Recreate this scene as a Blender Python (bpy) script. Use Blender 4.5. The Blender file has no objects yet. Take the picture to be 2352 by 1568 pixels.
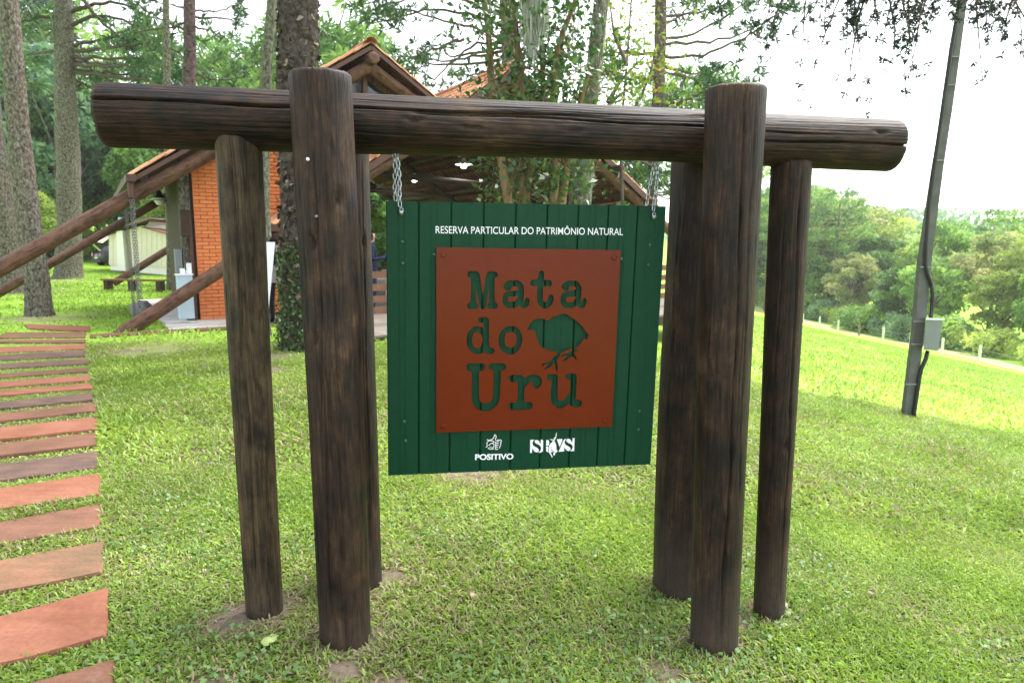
import bpy, math, random
import numpy as np
from mathutils import Vector, Matrix, Quaternion

# ------------------------------------------------------------------ camera
TH = math.radians(8.13); CAMZ = 1.6
sc = bpy.context.scene
col = sc.collection
cam = bpy.data.cameras.new('camera'); cam.lens = 24; cam.sensor_width = 36
cam.clip_start = 0.05; cam.clip_end = 3000
cam.dof.use_dof = True; cam.dof.focus_distance = 2.95; cam.dof.aperture_fstop = 5.0
camo = bpy.data.objects.new('camera', cam); col.objects.link(camo)
camo.location = (0, 0, CAMZ); camo.rotation_euler = (math.radians(90) - TH, 0, 0)
sc.camera = camo
# ------------------------------------------------------------------ sky, sun, exposure
SUN_EL, SUN_AZ = math.radians(58), math.radians(55)      # azimuth from +Y towards +X
w = bpy.data.worlds.new('World'); sc.world = w; w.use_nodes = True
nt = w.node_tree; nt.nodes.clear()
sky = nt.nodes.new('ShaderNodeTexSky'); sky.sky_type = 'NISHITA'; sky.sun_disc = False
sky.sun_elevation = SUN_EL; sky.sun_rotation = SUN_AZ
sky.air_density = 1.0; sky.dust_density = 1.0; sky.ozone_density = 1.0
hs = nt.nodes.new('ShaderNodeHueSaturation'); hs.inputs['Saturation'].default_value = 0.22
bg = nt.nodes.new('ShaderNodeBackground'); bg.inputs['Strength'].default_value = 0.15
ow = nt.nodes.new('ShaderNodeOutputWorld')
nt.links.new(sky.outputs[0], hs.inputs['Color']); nt.links.new(hs.outputs[0], bg.inputs[0]); nt.links.new(bg.outputs[0], ow.inputs[0])
sl = bpy.data.lights.new('sun', 'SUN'); sl.energy = 2.4; sl.angle = math.radians(45); sl.color = (1, .96, .9)
so = bpy.data.objects.new('sun', sl); col.objects.link(so)
sdir = Vector((math.sin(SUN_AZ) * math.cos(SUN_EL), math.cos(SUN_AZ) * math.cos(SUN_EL), math.sin(SUN_EL)))
so.rotation_euler = sdir.to_track_quat('Z', 'Y').to_euler(); so.location = (20, 20, 40)
sc.view_settings.view_transform = 'Standard'; sc.view_settings.look = 'None'
sc.view_settings.gamma = 1; sc.view_settings.exposure = 2.0; sc.view_settings.use_curve_mapping = False
sc.cycles.max_bounces = 6; sc.cycles.diffuse_bounces = 3; sc.cycles.glossy_bounces = 2
sc.cycles.transmission_bounces = 4; sc.cycles.transparent_max_bounces = 8

# ------------------------------------------------------------------ survey helpers
rng = np.random.default_rng(7)
F_ = 1568.0
FV = np.array([0, math.cos(TH), -math.sin(TH)]); UV = np.array([0, math.sin(TH), math.cos(TH)]); RV = np.array([1., 0, 0])
CP = np.array([0, 0, CAMZ])
def ray(px, py): return FV + RV * ((px - 1176) / F_) - UV * ((py - 784) / F_)
def aty(px, py, Y):
    d = ray(px, py); return CP + d * (Y / d[1])
GX = np.array([-400, -60, -30, -12, -2, -.7, 0, .85, 1.2, 3, 6, 15, 30.7, 38, 60, 120, 400.])
GZ = np.array([1.5, .6, .15, .08, .07, .045, -.02, -.13, -.155, -.42, -.98, -2.75, -6.2, -7.2, -8.0, -9, -9.])
def sstep(a, b, x):
    t = np.clip((np.asarray(x, float) - a) / (b - a), 0, 1); return t * t * (3 - 2 * t)
def ground_z(x, y):
    x = np.asarray(x, float); y = np.asarray(y, float)
    z = np.interp(x, GX, GZ)
    z = z + sstep(12, 32, x) * sstep(44, 74, y) * -.7
    z = z + .012 * np.sin(x * 2.3 + 1) * np.sin(y * 1.9) + .05 * np.sin(x * .31) * np.sin(y * .27 + 2) * sstep(16, 30, np.hypot(x, y))
    return z + sstep(110, 280, y) * 12
def gpt(px, py, dz=0.):
    d = ray(px, py); t = 3.0
    for _ in range(40):
        p = CP + d * t
        t = t + (float(ground_z(p[0], p[1])) + dz - p[2]) / min(d[2], -.02) * .7
    return CP + d * t

# ------------------------------------------------------------------ mesh helpers
OFF = {}
def tag(o, label=None, cat=None, group=None, kind=None):
    if label: o['label'] = label
    if cat: o['category'] = cat
    if group: o['group'] = group
    if kind: o['kind'] = kind
    return o
def empty(name, loc, label=None, cat=None, group=None, kind=None):
    o = bpy.data.objects.new(name, None); col.objects.link(o); o.location = tuple(loc); o.empty_display_size = .1
    OFF[o] = np.array(loc, float); return tag(o, label, cat, group, kind)
def mk_mesh(name, V, F, smooth=False, tint=None):
    V = np.ascontiguousarray(np.asarray(V, dtype=np.float32)); me = bpy.data.meshes.new(name)
    if isinstance(F, np.ndarray):
        k = F.shape[1]; n = len(F)
        me.vertices.add(len(V)); me.vertices.foreach_set('co', V.ravel())
        me.loops.add(n * k); me.loops.foreach_set('vertex_index', np.ascontiguousarray(F.astype(np.int32)).ravel())
        me.polygons.add(n); me.polygons.foreach_set('loop_start', np.arange(0, n * k, k, dtype=np.int32))
        me.polygons.foreach_set('loop_total', np.full(n, k, np.int32))
        me.update(calc_edges=True)
    else:
        me.from_pydata([tuple(map(float, v)) for v in V], [], F); me.update()
    if smooth: me.polygons.foreach_set('use_smooth', np.ones(len(me.polygons), bool))
    if tint is not None:
        a = me.attributes.new('tint', 'FLOAT', 'POINT'); a.data.foreach_set('value', np.asarray(tint, np.float32))
    return me
def link(name, me, mat, parent=None, loc=None, rot=None, scale=None):
    o = bpy.data.objects.new(name, me); col.objects.link(o)
    if mat is not None and len(me.materials) == 0: me.materials.append(mat)
    base = np.zeros(3) if parent is None else OFF[parent]
    if parent is not None: o.parent = parent
    L = np.zeros(3) if loc is None else np.array(loc, float) - base
    o.location = tuple(L); OFF[o] = base + L
    if rot is not None:
        o.rotation_mode = 'QUATERNION'; o.rotation_quaternion = rot
    if scale is not None: o.scale = scale
    return o
def part(name, V, F, mat, parent=None, smooth=False, tint=None):      # V in world space
    V = np.asarray(V, float)
    if parent is not None: V = V - OFF[parent]
    return link(name, mk_mesh(name, V, F, smooth, tint), mat, parent, None if parent is None else OFF[parent])
class MB:
    def __init__(s): s.V = []; s.F = []
    def add(s, V, F):
        b = len(s.V); s.V += [tuple(map(float, v)) for v in V]; s.F += [tuple(int(i) + b for i in f) for f in F]; return s
    def box(s, c, sx, sy, sz, X=None, Y=None, Z=None):
        X = np.array([1, 0, 0] if X is None else X, float); Y = np.array([0, 1, 0] if Y is None else Y, float); Z = np.array([0, 0, 1] if Z is None else Z, float)
        c = np.array(c, float)
        V = [c + X * sx * i / 2 + Y * sy * j / 2 + Z * sz * k / 2 for k in (-1, 1) for j in (-1, 1) for i in (-1, 1)]
        return s.add(V, [(0, 2, 3, 1), (4, 5, 7, 6), (0, 1, 5, 4), (2, 6, 7, 3), (0, 4, 6, 2), (1, 3, 7, 5)])
    def tube(s, P, R, seg=10, cap=True):
        V, F = tube(P, R, seg, cap); return s.add(V, F)
    def part(s, name, mat, parent=None, smooth=False): return part(name, np.array(s.V), s.F, mat, parent, smooth)
    def mesh(s, name, smooth=False): return mk_mesh(name, np.array(s.V), s.F, smooth)
def tube(P, R, seg=10, cap=True):
    P = np.asarray(P, float); n = len(P); R = np.broadcast_to(np.asarray(R, float), (n,))
    T = np.gradient(P, axis=0); T /= np.linalg.norm(T, axis=1)[:, None] + 1e-9
    ref = np.array([0, 0, 1.]) if abs(T[0][2]) < .8 else np.array([1., 0, 0])
    a = np.cross(T, ref); a /= np.linalg.norm(a, axis=1)[:, None] + 1e-9; b = np.cross(T, a)
    ang = np.linspace(0, 2 * np.pi, seg, endpoint=False)
    V = (P[:, None] + R[:, None, None] * (np.cos(ang)[None, :, None] * a[:, None] + np.sin(ang)[None, :, None] * b[:, None])).reshape(-1, 3)
    F = [(i * seg + j, i * seg + (j + 1) % seg, (i + 1) * seg + (j + 1) % seg, (i + 1) * seg + j) for i in range(n - 1) for j in range(seg)]
    if cap: F += [tuple(range(seg - 1, -1, -1)), tuple((n - 1) * seg + j for j in range(seg))]
    return V, F
def merge(parts):
    V = []; F = []; T = []; b = 0
    for v, f, t in parts:
        V.append(v); F.append(f + b); T.append(t); b += len(v)
    return np.concatenate(V), np.concatenate(F), np.concatenate(T)
def unit(v): return v / (np.linalg.norm(v, axis=-1, keepdims=True) + 1e-9)
def leaves(C, size, aspect=.5, up=.3, tint=None, r=rng, dirs=None, dj=.4):
    """rhombic leaf per centre; size scalar/array; dirs = preferred axis"""
    C = np.asarray(C, float); n = len(C)
    size = np.broadcast_to(np.asarray(size, float), (n,)) * r.uniform(.65, 1.35, n)
    d = unit(r.normal(size=(n, 3)))
    if dirs is not None: d = unit(dirs + d * dj)
    nn = unit(r.normal(size=(n, 3)) + np.array([0, 0, up * 3])); s = unit(np.cross(d, nn)); nn = np.cross(s, d)
    L = size[:, None] * d; W = (size * aspect / 2)[:, None] * s; b = nn * (size * .12)[:, None]
    V = np.stack([C - L / 2, C + W - L * .05 + b, C + L / 2, C - W - L * .05 + b], 1).reshape(-1, 3)
    F = np.arange(4 * n).reshape(n, 4)
    t = r.uniform(0, 1, n) if tint is None else np.clip(tint + r.normal(0, .12, n), 0, 1)
    return V, F, np.repeat(t, 4)
def grid_mesh(f, us, vs):
    U, W = np.meshgrid(us, vs, indexing='ij'); V = f(U, W).reshape(-1, 3); a, b = len(us), len(vs)
    i = np.arange(a - 1)[:, None] * b + np.arange(b - 1)[None]; i = i.ravel()
    return V, np.stack([i, i + b, i + b + 1, i + 1], 1)

# ------------------------------------------------------------------ materials
def newmat(name):
    m = bpy.data.materials.new(name); m.use_nodes = True; t = m.node_tree; t.nodes.clear()
    o = t.nodes.new('ShaderNodeOutputMaterial'); return m, t, o
def nd(t, typ, **k):
    n = t.nodes.new(typ)
    for a, b in k.items(): setattr(n, a, b)
    return n
def ramp(t, src, stops):
    r = nd(t, 'ShaderNodeValToRGB'); e = r.color_ramp.elements
    while len(e) < len(stops): e.new(.5)
    for el, (p, c) in zip(e, stops): el.position = p; el.color = (*c, 1)
    t.links.new(src, r.inputs[0]); return r.outputs[0]
def noise(t, vec, scale, detail=4, rough=.55):
    n = nd(t, 'ShaderNodeTexNoise'); n.inputs['Scale'].default_value = scale; n.inputs['Detail'].default_value = detail; n.inputs['Roughness'].default_value = rough
    if vec is not None: t.links.new(vec, n.inputs['Vector'])
    return n.outputs[0]
def mapped(t, scale=(1, 1, 1), kind='Object', rand=True):
    tc = nd(t, 'ShaderNodeTexCoord'); mp = nd(t, 'ShaderNodeMapping'); mp.inputs['Scale'].default_value = scale
    src = tc.outputs[kind]
    if rand:
        oi = nd(t, 'ShaderNodeObjectInfo'); mu = nd(t, 'ShaderNodeMath', operation='MULTIPLY'); mu.inputs[1].default_value = 37.
        t.links.new(oi.outputs['Random'], mu.inputs[0]); t.links.new(mu.outputs[0], mp.inputs['Location'])
    t.links.new(src, mp.inputs['Vector']); return mp.outputs[0]
def mixc(t, fac, a, b, mode='MIX'):
    m = nd(t, 'ShaderNodeMix', data_type='RGBA', blend_type=mode)
    for s, v in ((m.inputs[0], fac), (m.inputs[6], a), (m.inputs[7], b)):
        if hasattr(v, 'is_linked') or hasattr(v, 'links'): t.links.new(v, s)
        else: s.default_value = v if isinstance(v, (int, float)) else (*v, 1)
    return m.outputs[2]
def princ(t, o, colr, rough=.6, spec=.4, metal=0, bump=None, bstr=.3, bdist=.01):
    p = nd(t, 'ShaderNodeBsdfPrincipled')
    for k, v in (('Base Color', colr), ('Roughness', rough)):
        if hasattr(v, 'links'): t.links.new(v, p.inputs[k])
        else: p.inputs[k].default_value = v if isinstance(v, (int, float)) else (*v, 1)
    p.inputs['Specular IOR Level'].default_value = spec; p.inputs['Metallic'].default_value = metal
    if bump is not None:
        b = nd(t, 'ShaderNodeBump'); b.inputs['Strength'].default_value = bstr; b.inputs['Distance'].default_value = bdist
        t.links.new(bump, b.inputs['Height']); t.links.new(b.outputs[0], p.inputs['Normal'])
    t.links.new(p.outputs[0], o.inputs[0]); return p
def simple(name, c, rough=.6, spec=.4, metal=0, var=.15, scale=8, bstr=.15):
    m, t, o = newmat(name); v = mapped(t); n = noise(t, v, scale)
    lo = tuple(x * (1 - var) for x in c); hi = tuple(min(1, x * (1 + var)) for x in c)
    princ(t, o, ramp(t, n, [(.3, lo), (.7, hi)]), rough, spec, metal, n, bstr, .005); return m
def log_mat(name, dark, mid, light, lo=.42, hi=.62, dirt=True):
    m, t, o = newmat(name)
    patch = noise(t, mapped(t, (8, 8, 4.5)), 1.5, 8, .7); streak = noise(t, mapped(t, (95, 95, 8)), 1., 6, .65); big = noise(t, mapped(t, (3, 3, 1.6)), 1.2, 3)
    def madd(a, k, b):
        n_ = nd(t, 'ShaderNodeMath', operation='MULTIPLY_ADD'); t.links.new(a, n_.inputs[0]); n_.inputs[1].default_value = k
        if hasattr(b, 'links'): t.links.new(b, n_.inputs[2])
        else: n_.inputs[2].default_value = b
        return n_.outputs[0]
    v = madd(streak, .38, madd(big, .5, madd(patch, 1.1, -.49)))
    c = ramp(t, v, [(lo - .08, dark), (lo + .05, mid), (hi - .06, tuple(x * 1.5 for x in mid)), (hi + .10, light)])
    # drying checks: thin dark lines that wander along the grain
    ck_ = noise(t, mapped(t, (11, 11, .55)), 1.6, 3, .5); ck2 = noise(t, mapped(t, (26, 26, 1.1)), 1.3, 3, .5)
    l1 = ramp(t, ck_, [(.480, (1, 1, 1)), (.493, (.06, .06, .06)), (.507, (.06, .06, .06)), (.520, (1, 1, 1))]); l2 = ramp(t, ck2, [(.465, (1, 1, 1)), (.49, (.3, .3, .3)), (.51, (.3, .3, .3)), (.535, (1, 1, 1))])
    lines = mixc(t, 1., l1, l2, 'MULTIPLY'); c = mixc(t, .62, c, lines, 'MULTIPLY')
    sk = ramp(t, streak, [(.3, (.4, .38, .36)), (.55, (1, 1, 1))]); c = mixc(t, .42, c, sk, 'MULTIPLY')
    if dirt:
        ge = nd(t, 'ShaderNodeNewGeometry'); sp = nd(t, 'ShaderNodeSeparateXYZ'); t.links.new(ge.outputs['Position'], sp.inputs[0])
        mr = nd(t, 'ShaderNodeMapRange'); mr.inputs[1].default_value = .30; mr.inputs[2].default_value = -.14; t.links.new(sp.outputs[2], mr.inputs[0])
        sp2 = noise(t, mapped(t, (1, 1, 1)), 70, 4, .7); mm = nd(t, 'ShaderNodeMath', operation='MULTIPLY'); t.links.new(mr.outputs[0], mm.inputs[0]); t.links.new(sp2, mm.inputs[1])
        c = mixc(t, mm.outputs[0], c, (.085, .068, .055))
        fl_ = ramp(t, noise(t, mapped(t, (1, 1, 1)), 210, 2, .5), [(.745, (0, 0, 0)), (.76, (1, 1, 1))]); fm = nd(t, 'ShaderNodeMath', operation='MULTIPLY'); t.links.new(fl_, fm.inputs[0]); fm.inputs[1].default_value = .5
        c = mixc(t, fm.outputs[0], c, (.2, .18, .16))
    r = nd(t, 'ShaderNodeMapRange'); r.inputs[3].default_value = .45; r.inputs[4].default_value = .72; t.links.new(patch, r.inputs[0])
    hgt = mixc(t, .6, streak, lines, 'MULTIPLY')
    princ(t, o, c, r.outputs[0], .24, 0, hgt, .5, .006); return m
def foliage(name, stops, trans=.35, rough=.5, spec=.25):
    m, t, o = newmat(name); at = nd(t, 'ShaderNodeAttribute', attribute_name='tint')
    c = ramp(t, at.outputs['Fac'], stops)
    p = nd(t, 'ShaderNodeBsdfPrincipled'); t.links.new(c, p.inputs['Base Color']); p.inputs['Roughness'].default_value = rough; p.inputs['Specular IOR Level'].default_value = spec
    tr = nd(t, 'ShaderNodeBsdfTranslucent'); g = mixc(t, 1., c, (1.25, 1.3, .7), 'MULTIPLY'); t.links.new(g, tr.inputs[0])
    mx = nd(t, 'ShaderNodeMixShader'); mx.inputs[0].default_value = trans
    t.links.new(p.outputs[0], mx.inputs[1]); t.links.new(tr.outputs[0], mx.inputs[2]); t.links.new(mx.outputs[0], o.inputs[0]); return m
def bark(name, a, b, lichen, sc_=(9, 9, 2.2), amt=.55):
    m, t, o = newmat(name); v = mapped(t, sc_, rand=True); n1 = noise(t, v, 1.5, 8, .65); v2 = mapped(t, (14, 14, 9)); n2 = noise(t, v2, 1.6, 8, .72)
    c = ramp(t, n1, [(.35, a), (.65, b)]); c2 = ramp(t, n2, [(amt - .02, (0, 0, 0)), (amt + .22, (.8, .8, .8))])
    c = mixc(t, c2, c, lichen); princ(t, o, c, .9, .1, 0, mixc(t, .5, n1, n2, 'MULTIPLY'), 1., .09); return m

M = {}
M['log'] = log_mat('dark_stained_log', (.0048, .0040, .0041), (.0205, .0110, .0066), (.068, .039, .0205))
M['logo'] = log_mat('weathered_log', (.016, .0125, .0085), (.044, .031, .017), (.095, .066, .035), .38, .58)
M['logred'] = log_mat('red_brown_log', (.045, .021, .014), (.095, .047, .031), (.16, .088, .058), .36, .6, False)
M['beamdark'] = simple('dark_timber', (.045, .027, .017), .7, .3)
M['paintbrown'] = simple('brown_painted_timber', (.075, .03, .02), .55, .4)
M['green'] = simple('green_sheet_paint', (.0034, .0430, .0205), .42, .14, var=.08, scale=30, bstr=.05)
M['plate'] = simple('rust_painted_steel', (.118, .0150, .0026), .24, .2, var=.05, scale=20, bstr=.02)
M['white'] = simple('white_vinyl', (.8, .82, .9), .5, .3, var=.03)
M['steel'] = simple('galvanised_steel', (.30, .335, .36), .3, .5, 1., .1, 40)
M['darksteel'] = simple('old_steel', (.2, .2, .21), .5, .5, .8)
M['brick'] = None
def brickm():
    m, t, o = newmat('orange_brick'); oi = nd(t, 'ShaderNodeObjectInfo'); v = mapped(t, (1, 1, 1)); n = noise(t, v, 14, 5)
    at = nd(t, 'ShaderNodeAttribute', attribute_name='tint')
    ad = nd(t, 'ShaderNodeMath', operation='ADD'); t.links.new(oi.outputs['Random'], ad.inputs[0]); t.links.new(at.outputs['Fac'], ad.inputs[1])
    fr = nd(t, 'ShaderNodeMath', operation='FRACT'); t.links.new(ad.outputs[0], fr.inputs[0])
    c = ramp(t, fr.outputs[0], [(0, (.68, .19, .06)), (.5, (.74, .22, .075)), (1, (.78, .26, .10))])
    c = mixc(t, .25, c, ramp(t, n, [(.3, (.5, .15, .06)), (.7, (.72, .28, .13))])); princ(t, o, c, .8, .2, 0, n, .2, .004); return m
M['brick'] = brickm()
M['mortar'] = simple('mortar', (.46, .2, .115), .9, .1)
def tilem():
    m, t, o = newmat('clay_tile'); oi = nd(t, 'ShaderNodeObjectInfo'); v = mapped(t, (1, 1, 1)); n = noise(t, v, 9, 5)
    at = nd(t, 'ShaderNodeAttribute', attribute_name='tint')
    ad = nd(t, 'ShaderNodeMath', operation='ADD'); t.links.new(oi.outputs['Random'], ad.inputs[0]); t.links.new(at.outputs['Fac'], ad.inputs[1])
    fr = nd(t, 'ShaderNodeMath', operation='FRACT'); t.links.new(ad.outputs[0], fr.inputs[0])
    c = ramp(t, fr.outputs[0], [(0, (.40, .17, .08)), (.5, (.5, .24, .125)), (1, (.6, .34, .2))])
    c = mixc(t, .3, c, ramp(t, n, [(.35, (.2, .1, .06)), (.65, (.6, .35, .22))])); princ(t, o, c, .8, .2, 0, n, .2, .004); return m
M['tile'] = tilem(); M['tiledark'] = simple('shaded_tile_underside', (.13, .062, .038), .9, .1, var=.35, scale=12)  # tile undersides coloured dark to stand in for the shade under the roof
M['concrete'] = simple('concrete', (.6, .59, .56), .85, .2, var=.15, scale=5)
M['polecon'] = simple('pole_concrete', (.115, .118, .118), .85, .2, var=.2, scale=6)
M['slabstone'] = None
def stonem(name, c0, c1):
    m, t, o = newmat(name); n = noise(t, mapped(t, (1, 1, 1)), 3.2, 8, .65); n2 = noise(t, mapped(t, (1.5, 7, 7)), 2, 7, .65); n3 = noise(t, mapped(t, (1, 1, 1)), 55, 4, .7)
    c = mixc(t, ramp(t, n, [(.36, (0, 0, 0)), (.62, (1, 1, 1))]), c0, c1)
    c = mixc(t, .22, c, ramp(t, n2, [(.38, (.055, .042, .034)), (.62, (.26, .14, .09))]))
    c = mixc(t, ramp(t, n, [(.66, (0, 0, 0)), (.78, (.55, .55, .55))]), c, (.30, .235, .19))
    c = mixc(t, .4, c, ramp(t, n3, [(.3, (.42, .42, .42)), (.6, (1, 1, 1))]), 'MULTIPLY'); princ(t, o, c, .88, .15, 0, n, .5, .015); return m
STM = dict(p=stonem('peach_sandstone', (.235, .088, .05), (.30, .125, .078)), b=stonem('brown_sandstone', (.125, .066, .044), (.20, .095, .06)), g=stonem('grey_brown_sandstone', (.078, .056, .05), (.145, .092, .072)), t=stonem('tan_sandstone', (.13, .096, .055), (.23, .115, .068)))
M['slabstone'] = STM['b']
M['glass'] = None
m, t, o = newmat('dark_glass'); princ(t, o, (.02, .022, .026), .08, .6); M['glass'] = m
m, t, o = newmat('lit_bulb'); e = nd(t, 'ShaderNodeEmission'); e.inputs[0].default_value = (.92, .96, 1, 1); e.inputs[1].default_value = 14; t.links.new(e.outputs[0], o.inputs[0]); M['bulb'] = m
M['enamel'] = simple('white_enamel', (.75, .77, .8), .35, .5, var=.03)
M['black'] = simple('black_rubber', (.012, .012, .013), .5, .4)
M['boxgrey'] = simple('grey_painted_steel', (.17, .195, .21), .45, .4, var=.06)
M['lightblue'] = simple('pale_blue_panel', (.45, .58, .68), .6, .3, var=.05)
M['cream'] = simple('cream_boards', (.62, .58, .46), .7, .2, var=.06)
M['creamw'] = simple('white_pillar', (.72, .71, .66), .7, .2, var=.05)
M['redfascia'] = simple('dark_red_fascia', (.16, .045, .03), .6, .3)
M['fibro'] = simple('fibre_cement', (.22, .2, .19), .9, .2)
M['poly'] = simple('pale_roof_sheet', (.66, .60, .44), .6, .3, var=.1)
M['rock'] = simple('grey_boulder', (.22, .215, .23), .9, .2, var=.3, scale=4, bstr=.5)
M['deck'] = simple('grey_deck_board', (.2, .175, .15), .8, .2, var=.25, scale=6)
M['rail'] = simple('rail_board', (.17, .085, .055), .7, .3, var=.2)
M['bench'] = simple('bench_board', (.16, .065, .035), .6, .3, var=.2)
M['barkl'] = bark('lichen_bark', (.028, .021, .017), (.13, .105, .083), (.34, .35, .295), (9, 9, 4), .46)
M['barkp'] = bark('purple_pine_bark', (.035, .024, .026), (.19, .135, .14), (.25, .21, .22), (6, 6, 9), .58)
M['barkf'] = bark('flaky_bark', (.022, .018, .017), (.115, .092, .082), (.24, .215, .185), (10, 10, 7), .56)
M['barkm'] = bark('mossy_bark', (.035, .035, .022), (.13, .125, .085), (.33, .35, .29), (10, 10, 4), .46)
M['barks'] = bark('tan_stem_bark', (.13, .085, .045), (.28, .2, .11), (.36, .29, .18), (9, 9, 2), .6)
M['twig'] = simple('grey_branch', (.085, .07, .058), .9, .1, var=.3)
M['moss'] = foliage('grey_moss', [(0, (.3, .32, .3)), (1, (.6, .62, .6))], .3)
M['needle'] = foliage('araucaria_needles', [(0, (0.016, 0.048, 0.025)), (.5, (0.048, 0.117, 0.048)), (1, (0.138, 0.235, 0.083))], .2)
M['needlel'] = foliage('light_araucaria_needles', [(0, (0.039, 0.094, 0.041)), (.5, (0.137, 0.263, 0.092)), (1, (0.332, 0.488, 0.162))], .45)
M['hangn'] = foliage('dark_hanging_needles', [(0, (.012, .022, .02)), (1, (.045, .075, .05))], .15)
M['fdark'] = foliage('dark_forest_leaves', [(0, (0.041, 0.088, 0.036)), (.5, (0.092, 0.195, 0.061)), (1, (0.223, 0.370, 0.101))], .3)
M['fmid'] = foliage('mid_forest_leaves', [(0, (0.090, 0.175, 0.053)), (.5, (0.216, 0.375, 0.119)), (1, (0.481, 0.656, 0.197))], .45)
M['fyel'] = foliage('yellow_green_leaves', [(0, (0.121, 0.189, 0.053)), (.5, (0.303, 0.398, 0.115)), (1, (0.606, 0.680, 0.231))], .45)
M['fpale'] = foliage('pale_blossom_leaves', [(0, (0.165, 0.231, 0.095)), (.5, (0.361, 0.400, 0.205)), (1, (0.658, 0.616, 0.410))], .45)
M['fblue'] = foliage('blue_green_leaves', [(0, (0.072, 0.152, 0.111)), (.5, (0.178, 0.306, 0.209)), (1, (0.378, 0.525, 0.344))], .45)
M['shrub'] = foliage('glossy_shrub_leaves', [(0, (0.016, 0.052, 0.016)), (.6, (0.039, 0.111, 0.029)), (1, (0.130, 0.221, 0.046))], .25, .28, .5)
M['autumn'] = foliage('turning_leaves', [(0, (0.110, 0.187, 0.022)), (.7, (0.220, 0.286, 0.033)), (.85, (0.550, 0.330, 0.033)), (1, (0.660, 0.154, 0.044))], .4)
M['ivy'] = foliage('ivy_leaves', [(0, (0.018, 0.048, 0.014)), (.6, (0.060, 0.120, 0.036)), (1, (0.192, 0.264, 0.108))], .25)
M['grass'] = foliage('lawn_grass', [(0, (0.379, 0.330, 0.227)), (.12, (0.284, 0.273, 0.140)), (.24, (0.148, 0.219, 0.049)), (.5, (0.207, 0.324, 0.063)), (.8, (0.305, 0.431, 0.090)), (1, (0.453, 0.579, 0.158))], .38, .45, .32)
M['meadow'] = foliage('meadow_grass', [(0, (.36, .32, .21)), (.12, (.27, .265, .13)), (.24, (0.150, 0.225, 0.044)), (.5, (0.209, 0.333, 0.058)), (.8, (0.310, 0.443, 0.081)), (1, (0.459, 0.596, 0.144))], .35, .45, .3)
M['dryleaf'] = simple('dry_leaf', (.30, .22, .16), .8, .2)
M['paleleaf'] = simple('pale_green_leaf', (.36, .46, .16), .6, .3)

# ------------------------------------------------------------------ ground
POSTS = dict(FL=((-.665, 2.537, .0), (-.683, 2.534, 2.185), .0985, .1075), FR=((.888, 2.783, -.14), (.872, 2.78, 2.19), .102, .1125),
             RL=((-.717, 2.990, .02), (-.719, 2.990, 2.13), .108, .112), RR=((.824, 3.235, -.11), (.850, 3.238, 2.12), .115, .112),
             OL=((-1.05, 2.704, .06), (-1.055, 2.703, 1.992), .074, .0855), OR=((1.234, 3.065, -.13), (1.223, 3.064, 1.945), .075, .0835))
SOIL = [(p[0][0], p[0][1], .155) for p in POSTS.values()] + [(-1.15, 2.62, .15), (-.62, 2.32, .09), (-1.05, 2.2, .09), (-.55, 3.05, .1), (1.0, 2.95, .14), (.62, 2.5, .09), (.75, 2.28, .1), (-.45, 2.28, .08), (-.3, 4.6, .3),
        (-5.3, 9.7, .7), (-3.3, 9.2, .45), (-3.0, 8.2, .35), (-9.6, 14.0, 1.0), (-15.4, 21, 1.4), (-18.6, 27, 1.8), (4.6, 11.8, .4), (.95, 9.5, .5)]
def soilf(x, y):
    s = np.zeros_like(np.asarray(x, float))
    for cx, cy, r in SOIL:
        d = np.hypot(x - cx, y - cy) / r; s = np.maximum(s, np.clip(1.5 - d, 0, 1))
    return s
def axis_pts(fine0, fine1, step, far0, far1, k=1.16):
    a = list(np.arange(fine0, fine1, step)); s = step; x = a[-1]
    while x < far1: s *= k; x += s; a.append(x)
    s = step; x = a[0]; pre = []
    while x > far0: s *= k; x -= s; pre.append(x)
    return np.array(pre[::-1] + a)
xs = axis_pts(-3, 3, .05, -700, 700, 1.09); ys = axis_pts(1.2, 5.5, .05, -60, 900, 1.08)
gV, gF = grid_mesh(lambda X, Y: np.stack([X, Y, ground_z(X, Y)], -1), xs, ys)
gm = mk_mesh('lawn_ground', gV, gF, True)
a = gm.attributes.new('soil', 'FLOAT', 'POINT'); a.data.foreach_set('value', soilf(gV[:, 0], gV[:, 1]).astype(np.float32))
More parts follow.
